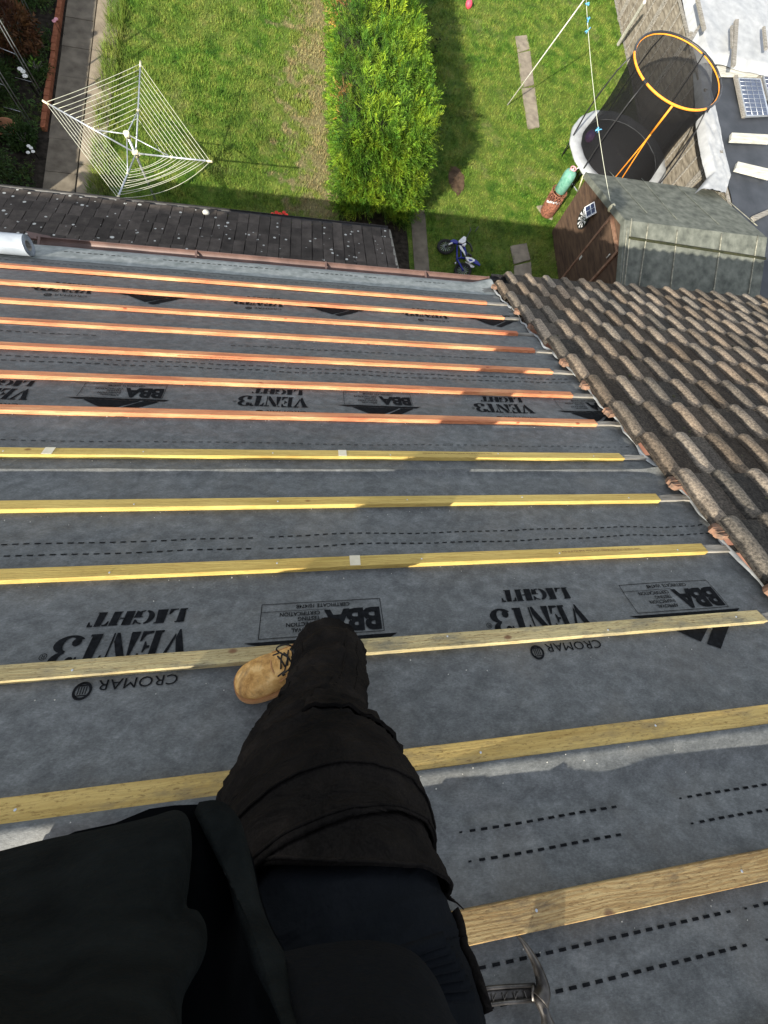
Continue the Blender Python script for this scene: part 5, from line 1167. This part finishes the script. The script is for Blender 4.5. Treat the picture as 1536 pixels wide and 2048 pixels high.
mb.build('eyes', 'whitep', bo); mb = MB(); mb.tube([cc(fc.x, fc.y + .0, fc.z + .03), cc(fc.x, fc.y + .03, fc.z - .01)], [.008, .016], 8); mb.build('nose', 'skin', bo); mb = MB(); mb.tube([cc(fc.x - .025, fc.y + .004, fc.z - .04), cc(fc.x, fc.y + .010, fc.z - .042), cc(fc.x + .025, fc.y + .004, fc.z - .04)], .005, 6); mb.build('mouth', 'pink', bo)
# ---- trousers
def spline(pts, n):
    out = []
    for k in range(n):
        f = k / (n - 1) * (len(pts) - 1); i = min(int(f), len(pts) - 2); t_ = f - i
        p0, p1, p2, p3 = pts[max(i - 1, 0)], pts[i], pts[i + 1], pts[min(i + 2, len(pts) - 1)]
        out.append([.5 * ((2 * b) + (-a + c) * t_ + (2 * a - 5 * b + 4 * c - d) * t_ ** 2 + (-a + 3 * b - 3 * c + d) * t_ ** 3) for a, b, c, d in zip(p0, p1, p2, p3)])
    return out
LEG = [(650, 1296, 1.24, .098), (658, 1338, 1.12, .108), (650, 1398, .98, .104), (636, 1450, .87, .112), (626, 1510, .765, .126), (630, 1570, .68, .143), (642, 1640, .60, .153), (655, 1705, .54, .151), (668, 1790, .49, .139), (688, 1880, .455, .136), (702, 1980, .425, .138), (716, 2080, .40, .142), (700, 2200, .38, .15), (560, 2300, .38, .15)]
NS = 260; sp_ = spline(LEG, NS); cen = [CP(a, b, c) for a, b, c, d in sp_]; NA = 128
def leg_ring(i, k_=1.0, wr=True, a0=0, a1=2 * math.pi, n=NA, closed=True):
    tng = (cen[min(i + 3, NS - 1)] - cen[max(i - 3, 0)]).normalized(); a = Wm @ Vector((1, 0, 0)); a = (a - tng * a.dot(tng)).normalized(); b = tng.cross(a); ring = []
    for k in range(n if closed else n + 1):
        q = a0 + (a1 - a0) * k / n; r_ = sp_[i][3] * k_
        if wr:
            d_ = i / NS * 14
            r_ *= 1 + .030 * nz(math.cos(q) * 1.6, math.sin(q) * 1.6, d_ * .9) + .022 * nz(math.cos(q) * 2.5 + d_ * .5, math.sin(q) * 2.5, d_ * 2.3) + .010 * nz(math.cos(q) * 5, math.sin(q) * 5, d_ * 4)
            cx_, cy_ = math.cos(q), math.sin(q); lo_ = min(1, max(0, (1700 - sp_[i][1]) / 120))
            cr = abs(nz(cx_ * 1.3 + d_ * .45, cy_ * 1.3 - d_ * .2, d_ * 1.5 + 7)); r_ *= 1 + .07 * max(0, .13 - cr) / .13 * lo_ - .02 * lo_
            cr = abs(nz(cx_ * 2.6 - d_ * .6, cy_ * 2.6, d_ * 2.4 + 17)); r_ *= 1 + .035 * max(0, .12 - cr) / .12 * (.45 + .55 * lo_)
            r_ *= 1 + .004 * nz(cx_ * 14, cy_ * 14, d_ * 12)
            if sp_[i][1] < 1480: r_ *= 1 + .05 * math.sin(d_ * 7.5 + 1.8 * math.sin(q * 1.0 + 1)) * (1480 - sp_[i][1]) / 120
        ring.append(cen[i] + (a * math.cos(q) + b * math.sin(q)) * r_)
    return ring
def yidx(y): return min(range(NS), key=lambda i: abs(sp_[i][1] - y))
iA, i1, i2, i3 = yidx(1308), yidx(1725), yidx(1790), yidx(1862)
mb = MB(); rings = []
for i in range(0, i3 - 24):
    k_ = 1.0
    for a, b in ((yidx(1520), i1), (i1, i2)):
        if a < i <= b: k_ = 1 + .045 * ((i - a) / (b - a)) ** 1.6
    if i1 < i <= i1 + 2: k_ = 1.005
    if i > i2: k_ = .965
    rings.append(leg_ring(i, k_))
mb.loft(rings, False, True)
tro = mb.build('trousers', 'cloth', pr_)
def tring(i, k_, tilt):
    cache = {}; out = []
    for k in range(NA):
        x_ = max(0, min(NS - 1.001, i + tilt * math.cos(2 * math.pi * k / NA) - abs(tilt) * .6)); j = int(x_)
        for jj in (j, j + 1):
            if jj not in cache: cache[jj] = leg_ring(jj, k_)
        out.append(cache[j][k].lerp(cache[j + 1][k], x_ - j))
    return out
def shell(i0, i1_, k0, k1, name, mat, tilt=0.0):
    F = lambda i: (i - i0) / (i1_ - i0)
    mb = MB(); out = [tring(i, k0 + (k1 - k0) * F(i) ** 1.3, tilt * F(i)) for i in range(i0, i1_ + 1)]
    inn = [tring(i, (k0 + (k1 - k0) * F(i) ** 1.3) - .03, tilt * F(i)) for i in range(i1_, i1_ - 14, -1)]
    lip = tring(min(i1_ + 1, NS - 1), k1 - .012, tilt)
    mb.loft(out + [lip] + inn, False, True); return mb.build(name, mat, tro)
shell(yidx(1700), i3, .97, 1.02, 'knee_pocket', 'cloth', 13)
shell(yidx(1620), i2 + 1, .98, 1.05, 'knee_pocket_flap', 'cloth')
mb = MB(); mb.loft([leg_ring(i, .915 if i < i3 + 8 else .94) for i in range(i3 - 44, NS)], False, True); mb.build('thigh_panel', 'cloth2', tro)
# seams: stitched welts running with the leg and round the lips
for y_, kk in ((1725, 1.045), (1790, 1.055), (1862, 1.021)):
    i = yidx(y_); R0 = tring(i, kk, 13 if y_ > 1800 else 0); mb = MB(); mb.tube(R0 + [R0[0]], .0022, 5, False); mb.build('hem', 'cloth', tro)
for q in (math.radians(38), math.radians(62), math.radians(132)):
    mb = MB(); P = []
    for i in range(yidx(1330), yidx(1530), 3): R0 = leg_ring(i, 1.006, True, q, q + .1, 1, False); P.append(R0[0])
    mb.tube(P, .0022, 5); mb.build('seam', 'cloth', tro)
mb = MB(); P = []
for i in range(i3 + 12, NS - 40, 3): P.append(leg_ring(i, .975, True, math.radians(8), math.radians(9), 1, False)[0])
mb.tube(P, .006, 6, True, True, .6); mb.build('side_seam', 'cloth', tro)
# cargo pocket flap
ia, ib = yidx(1440), yidx(1600); mb = MB(); rows = []
for i in range(ia, ib + 1, 2):
    f = (i - ia) / (ib - ia); rows.append(leg_ring(i, 1.03 + .05 * f, True, math.radians(-10), math.radians(100 - 30 * (1 - f)), 26, False))
mb.loft(rows, False, True, closed=False); rows2 = [[p.lerp(cen[i], .04) for p in r_] for r_, i in zip(rows, range(ia, ib + 1, 2))]; mb.loft([rows[-1], rows2[-1]], False, False, closed=False); mb.loft([[r_[0] for r_ in rows], [r_[0] for r_ in rows2]], False, False, closed=False); mb.loft([[r_[-1] for r_ in rows], [r_[-1] for r_ in rows2]], False, False, closed=False)
pf = mb.build('cargo_pocket_flap', 'cloth', tro)
mb = MB()
for k in range(3): p = rows[min(2 + k * 2, len(rows) - 1)][24]; mb.ball(p, .0028)
mb.build('stitches', 'cloth', pf)
mb = MB()
for k in range(5): p = CP(872, 1788, .50); mb.tube([p, p + Wm @ Vector((.012 + .004 * k, -.003 * k, 0)), p + Wm @ Vector((.020 + .004 * k, -.004 - .004 * k, 0))], .0009, 4)
mb.build('loose_threads', 'cloth', tro)
# other leg
mb = MB(); P = spline([tuple(p) + (r_,) for p, r_ in ((anL + Vector((0, 0, .02)), .085), (anL.lerp(bv[kL], .5), .095), (bv[kL], .10), (bv[kL].lerp(bv[hL], .5), .115), (bv[hL], .13), (bv[pel], .15))], 24)
mb.tube([p[:3] for p in P], [p[3] for p in P], 22); mb.build('trouser_leg', 'cloth', tro)
# ---- boots
def boot(t0, h0, name, wk=1.13):
    T0, H0 = Vector(t0 + (0,)), Vector(h0 + (0,)); ax = (H0 - T0); L_ = ax.length; ax.normalize(); sx = Vector((-ax.y, ax.x, 0))
    prof = [(0, .012, .020), (.03, .030, .036), (.08, .041, .047), (.16, .049, .056), (.28, .052, .060), (.40, .049, .068), (.50, .044, .082), (.60, .041, .100), (.70, .040, .118), (.85, .040, .135), (.97, .034, .14), (1.0, .024, .14)]
    prof = [(a, b * wk, c * 1.04) for a, b, c in prof]
    def pos(s, a, b, n0): q = T0 + ax * (s * L_) + sx * a; return RW(q.x, q.y, n0 + b)
    NB = .018; mb = MB(); rings = []
    for s, w_, h_ in spline(prof, 34):
        ring = []
        for k in range(20):
            q = math.pi * k / 19; x = math.cos(q); z = math.sin(q) ** .62
            wob = 1 + .05 * nz(s * 9, x * 2, z * 2) - .04 * max(0, .12 - abs(nz(s * 11, x * 1.5, z * 1.5 + 4))) / .12; ring.append(pos(s, w_ * math.copysign(abs(x) ** .75, x) * wob, .016 + (h_ - .01) * z * (1 + .035 * nz(s * 12, x * 3)), NB))
        rings.append(ring)
    mb.loft(rings, True, True); up_ = mb.build('upper', 'suede', name)
    mb = MB(); rings = []
    for s, w_, h_ in spline([(-.012, .004, 0), (-.005, .022, 0)] + [(a, b + .006, 0) for a, b, c in prof[1:]] + [(1.01, .02, 0)], 34): rings.append([pos(s, w_ * 1.02, -.006, NB), pos(s, w_ * 1.03, .016, NB), pos(s, -w_ * 1.03, .016, NB), pos(s, -w_ * 1.02, -.006, NB)])
    mb.loft(rings, True, False); mb.build('sole', 'sole', name)
    mb = MB(); P = [pos(s, (w_ - .002) * .92, h_ * .62 + .018, NB) for s, w_, h_ in spline(prof[5:9], 14)]                 # seam of the lace panel
    mb.tube(P, .0018, 5); P = [pos(s, -(w_ - .002) * .92, h_ * .62 + .018, NB) for s, w_, h_ in spline(prof[5:9], 14)]; mb.tube(P, .0018, 5)
    P = [pos(.36 + .03 * abs(math.cos(math.pi * k / 12)), .046 * math.cos(math.pi * k / 12), .02 + .055 * math.sin(math.pi * k / 12) ** .6, NB) for k in range(13)]; mb.tube(P, .0022, 5); mb.build('stitching', 'sole', up_)
    mb = MB()
    for k in range(4):
        s = .44 + .065 * k; s2 = s + .045; hA = .012 + np.interp(s, [p[0] for p in prof], [p[2] for p in prof]); hB = .012 + np.interp(s2, [p[0] for p in prof], [p[2] for p in prof]); wq = .021
        mb.tube([pos(s, wq, hA * .93, NB), pos((s + s2) / 2, 0, (hA + hB) / 2 + .006, NB), pos(s2, -wq, hB * .93, NB)], .0026, 6); mb.tube([pos(s, -wq, hA * .93, NB), pos((s + s2) / 2, .002, (hA + hB) / 2 + .003, NB), pos(s2, wq, hB * .93, NB)], .0026, 6)
    for sg in (-1, 1):
        P = [pos(.52 + .085 * math.cos(q) * .9, sg * (.022 + .020 * math.sin(q * .5 + .3)) , .086 + .02 * math.sin(q) , NB) for q in [2 * math.pi * k / 14 for k in range(15)]]; mb.tube(P, .0026, 6)
        mb.tube([pos(.53, 0, .10, NB), pos(.47, sg * .03, .082, NB), pos(.40, sg * .034, .070, NB)], .0026, 6)
    mb.build('laces', 'lace', up_)
bt1 = thing('boot', RW(0, 0, 0), '', '') ; bpy.data.objects.remove(bt1)
e1 = bpy.data.objects.new('boot', None); COL.objects.link(e1); e1.parent = pr_; boot(toe, heel, e1)
e2 = bpy.data.objects.new('boot', None); COL.objects.link(e2); e2.parent = pr_; boot((ft_u - .24, ft_v + .04), (ft_u + .07, ft_v - .01), e2)
# ---- hoodie
HK = .33
cont = [(-420, 1830), (-200, 1750), (0, 1700), (80, 1680), (150, 1665), (230, 1648), (300, 1630), (350, 1615), (395, 1603), (430, 1600), (458, 1612), (480, 1640), (494, 1680), (505, 1722), (514, 1765), (524, 1805), (540, 1850), (562, 1893), (590, 1945), (618, 2000), (650, 2070), (690, 2180), (640, 2330), (460, 2440), (150, 2480), (-200, 2440), (-460, 2250), (-540, 2020)]
MC = len(cont); mb = MB(); rings = []; UPc = Vector((.16, .183, .970)); ctr = Vector((-.17, -.56, -HK))
base = [Vector(((x - 768) / FPX * HK, -(y - 1024) / FPX * HK, -HK)) for x, y in cont]
for j in range(40):
    f = j / 39; h_ = .62 * f; ring = []
    for i, p in enumerate(base):
        s_ = 1 + .06 * math.sin(math.pi * min(1, f * 1.2)) - .5 * max(0, f - .8) / .2
        q = ctr + (p - ctr) * s_ + UPc * h_ * 1.0
        out_ = (p - ctr).normalized(); q += out_ * (.008 * nz(i * .55, f * 7) + .010 * nz(i * .25 + 4, f * 3)); q.y -= .10 * f + .06 * min(1, f * 4)
        ring.append(cc(*q))
    rings.append(ring)
mb.loft(rings, False, True); ho = mb.build('hoodie', 'hood_shade', pr_)
def panel(pxs, dep, name, mat, nlev=18, inset=(120, 2060), bulge=.03):
    """soft cloth panel: the outline rolls away from the camera at its rim"""
    c_ = Vector((inset[0], inset[1])); mb = MB(); rings = []
    O = spline([tuple(p) for p in pxs], 90)
    for j in range(nlev):
        f = j / (nlev - 1); s_ = 1 - f; d_ = dep - bulge * math.sqrt(max(0, 1 - (1 - f) ** 4))
        rings.append([CP(c_.x + (x - c_.x) * s_, c_.y + (y - c_.y) * s_, max(.09, d_ - .00036 * (c_.y + (y - c_.y) * s_ - 1600) + .012 * nz((c_.x + (x - c_.x) * s_) * .006, (c_.y + (y - c_.y) * s_) * .004, 3) * f)) for x, y in O])
    back = [CP(x, y, max(.1, dep + .03 - .00036 * (y - 1600))) for x, y in O]; mb.loft([back] + rings, False, True); return mb.build(name, mat, ho)
panel([(-400, 1830), (-200, 1756), (0, 1702), (100, 1677), (200, 1657), (300, 1634), (352, 1620), (378, 1640), (384, 1700), (378, 1770), (374, 1812), (396, 1822), (412, 1850), (414, 1890), (402, 1930), (382, 1965), (364, 2010), (358, 2120), (300, 2300), (0, 2400), (-400, 2300), (-520, 2050)], .31, 'hoodie_front', 'hood', bulge=.035)
panel([(398, 1604), (430, 1600), (456, 1610), (480, 1640), (496, 1690), (508, 1740), (520, 1795), (538, 1848), (566, 1900), (600, 1965), (640, 2050), (700, 2180), (640, 2220), (590, 2120), (545, 2010), (505, 1930), (478, 1850), (460, 1780), (448, 1720), (434, 1672), (405, 1645), (388, 1625)], .325, 'hoodie_hem', 'hood', 10, (500, 1850), .012)
# waistband / shirt bunched over the hip at the bottom of the view
panel([(560, 1905), (640, 1888), (740, 1880), (820, 1900), (868, 1950), (900, 2020), (930, 2120), (800, 2300), (640, 2250), (600, 2100), (570, 2000)], .325, 'jumper_waistband', 'cloth2', 12, (740, 2140), .02)
mb = MB()
for k in range(7): P = [CP(560 + 46 * k * .2 + 55 * s_, 1918 + 20 * k + 24 * math.sin(s_ * .6 + k * .3) - 5 * s_, .285 + .004 * s_ ) for s_ in range(7)]; mb.tube(P, .0045, 6)
mb.build('waist_folds', 'cloth2', ho)
# sleeves and hood
for nm, a, b, c_ in (('sleeve', (.04, -.50, .20), (.21, -.36, .12), (.115, -.12, .065)), ('sleeve', (-.35, -.50, .20), (-.44, -.36, .12), (-.252, -.12, .065))):
    mb = MB(); P = spline([a + (.085,), tuple((Vector(a) + Vector(b)) / 2) + (.075,), b + (.064,), tuple((Vector(b) + Vector(c_)) / 2) + (.055,), c_ + (.042,)], 26); mb.tube([cc(*p[:3]) for p in P], [p[3] * (1 + .05 * nz(i * .5, 1)) for i, p in enumerate(P)], 18); mb.build(nm, 'hood', ho)
mb = MB(); mb.ball(cc(-.145, -.49, .20), .20, 1.0, .8, 1.0, 18, 12); mb.build('shoulders', 'hood', ho)
mb = MB(); rings = []
hc = Vector((-.142, -.43, .42))
for j in range(12):
    f = j / 11; r_ = .125 * math.sin(.35 + 2.2 * f * .72 + .2); rings.append([cc(*(hc + Vector((r_ * math.cos(q), -.10 + .17 * f, r_ * 1.15 * math.sin(q))))) for q in [2 * math.pi * k / 20 for k in range(20)]])
mb.loft(rings, False, True); mb.add(rings[0], [tuple(range(20))]); mb.build('hood', 'hood', ho)
# phone, held at the camera point
mb = MB(); M4 = Matrix.Translation((0, 0, HC)) @ Wm.to_4x4(); mb.box((-.225, -.035, .012), (-.066 + .15, .040, .021), M4)
tag(mb.build('phone', 'phone'), 'dark phone held level in both hands by the person on the roof', 'phone')

# ================================================================== HAMMER
ht = thing('claw_hammer', RW(.46, -.26, 0), 'worn steel claw hammer lying on the membrane below the rough batten', 'hammer')
def RP(px, py, n_): u, v = roof_hit(px, py, n_); return RW(u, v, n_)
hw = spline([(1033, 1868, .012, .0028), (1050, 1890, .020, .0045), (1068, 1920, .026, .0070), (1080, 1950, .028, .0095), (1086, 1978, .028, .0120), (1080, 2000, .028, .0135)], 26)
mb = MB(); P = [RP(x, y, n_) for x, y, n_, r_ in hw]; mb.tube(P, [q[3] * 1.25 for q in hw], 12, True, True, 1.25, UPR); mb.build('claw', 'hsteel', ht)
mb = MB(); P = [RP(x, y, .028) for x, y in ((1078, 1988), (1082, 2004), (1088, 2020), (1092, 2034), (1096, 2050), (1101, 2068))]; mb.tube(P, [.014, .0135, .0105, .0105, .0150, .0150], 14); hdm = mb.build('striking_head', 'hsteel', ht)
mb = MB(); q = RP(1090, 2022, .042); mb.tube([q, q + UPR * .0008], .0045, 12); mb.build('eye_hole', 'blackp', hdm)
mb = MB()
for dy in (-15, 15):
    P = [RP(x, y, .024) for x, y in ((1070, 1985 + dy), (1010, 1989 + dy * 1.05), (940, 1997 + dy * 1.15), (860, 2005 + dy * 1.2))]; mb.tube(P, .0035, 6)
P = [RP(x, y, .018) for x, y in ((1070, 1986), (1010, 1990), (940, 1997), (860, 2005))]; mb.tube(P, .0105, 8, True, True, .35, UPR); mb.tube([RP(1066, 1970, .024), RP(1066, 2002, .024)], .005, 6); mb.build('shank', 'hsteel', ht)
mb = MB()
for k in range(13): x = 1048 - 11 * k; mb.tube([RP(x, 1978 + .1 * (1070 - x), .024), RP(x - (9 if k % 2 else -7), 2000 + .1 * (1070 - x), .024)], .0014, 4)
mb.build('raised_pattern', 'hsteel', ht)
mb = MB(); mb.tube([RP(870, 2004, .022), RP(760, 2018, .024)], [.016, .018], 10); mb.build('grip', 'rubber', ht)

# small litter on the membrane: wood splinters and dust specks
mb = MB(); r = random.Random(12)
for k in range(420):
    i = r.choice(range(1, 14)); u = r.uniform(-1.6, 1.8); v = BV[i] - abs(r.gauss(0, .035)) - .004; p = RW(u, v, hm(u, v) + .003); s_ = r.uniform(.0008, .0022); a = r.uniform(0, 3); d_ = Vector((math.cos(a) * s_ * 1.6, math.sin(a) * s_, 0))
    mb.add([p - d_, p + Vector((d_.y, -d_.x, .0004)), p + d_, p + Vector((-d_.y, d_.x, .0012))], [(0, 1, 2, 3)])
tag(mb.build('sawdust', 'bleached'), 'pale sawdust specks scattered along the battens', 'sawdust', kind='stuff')
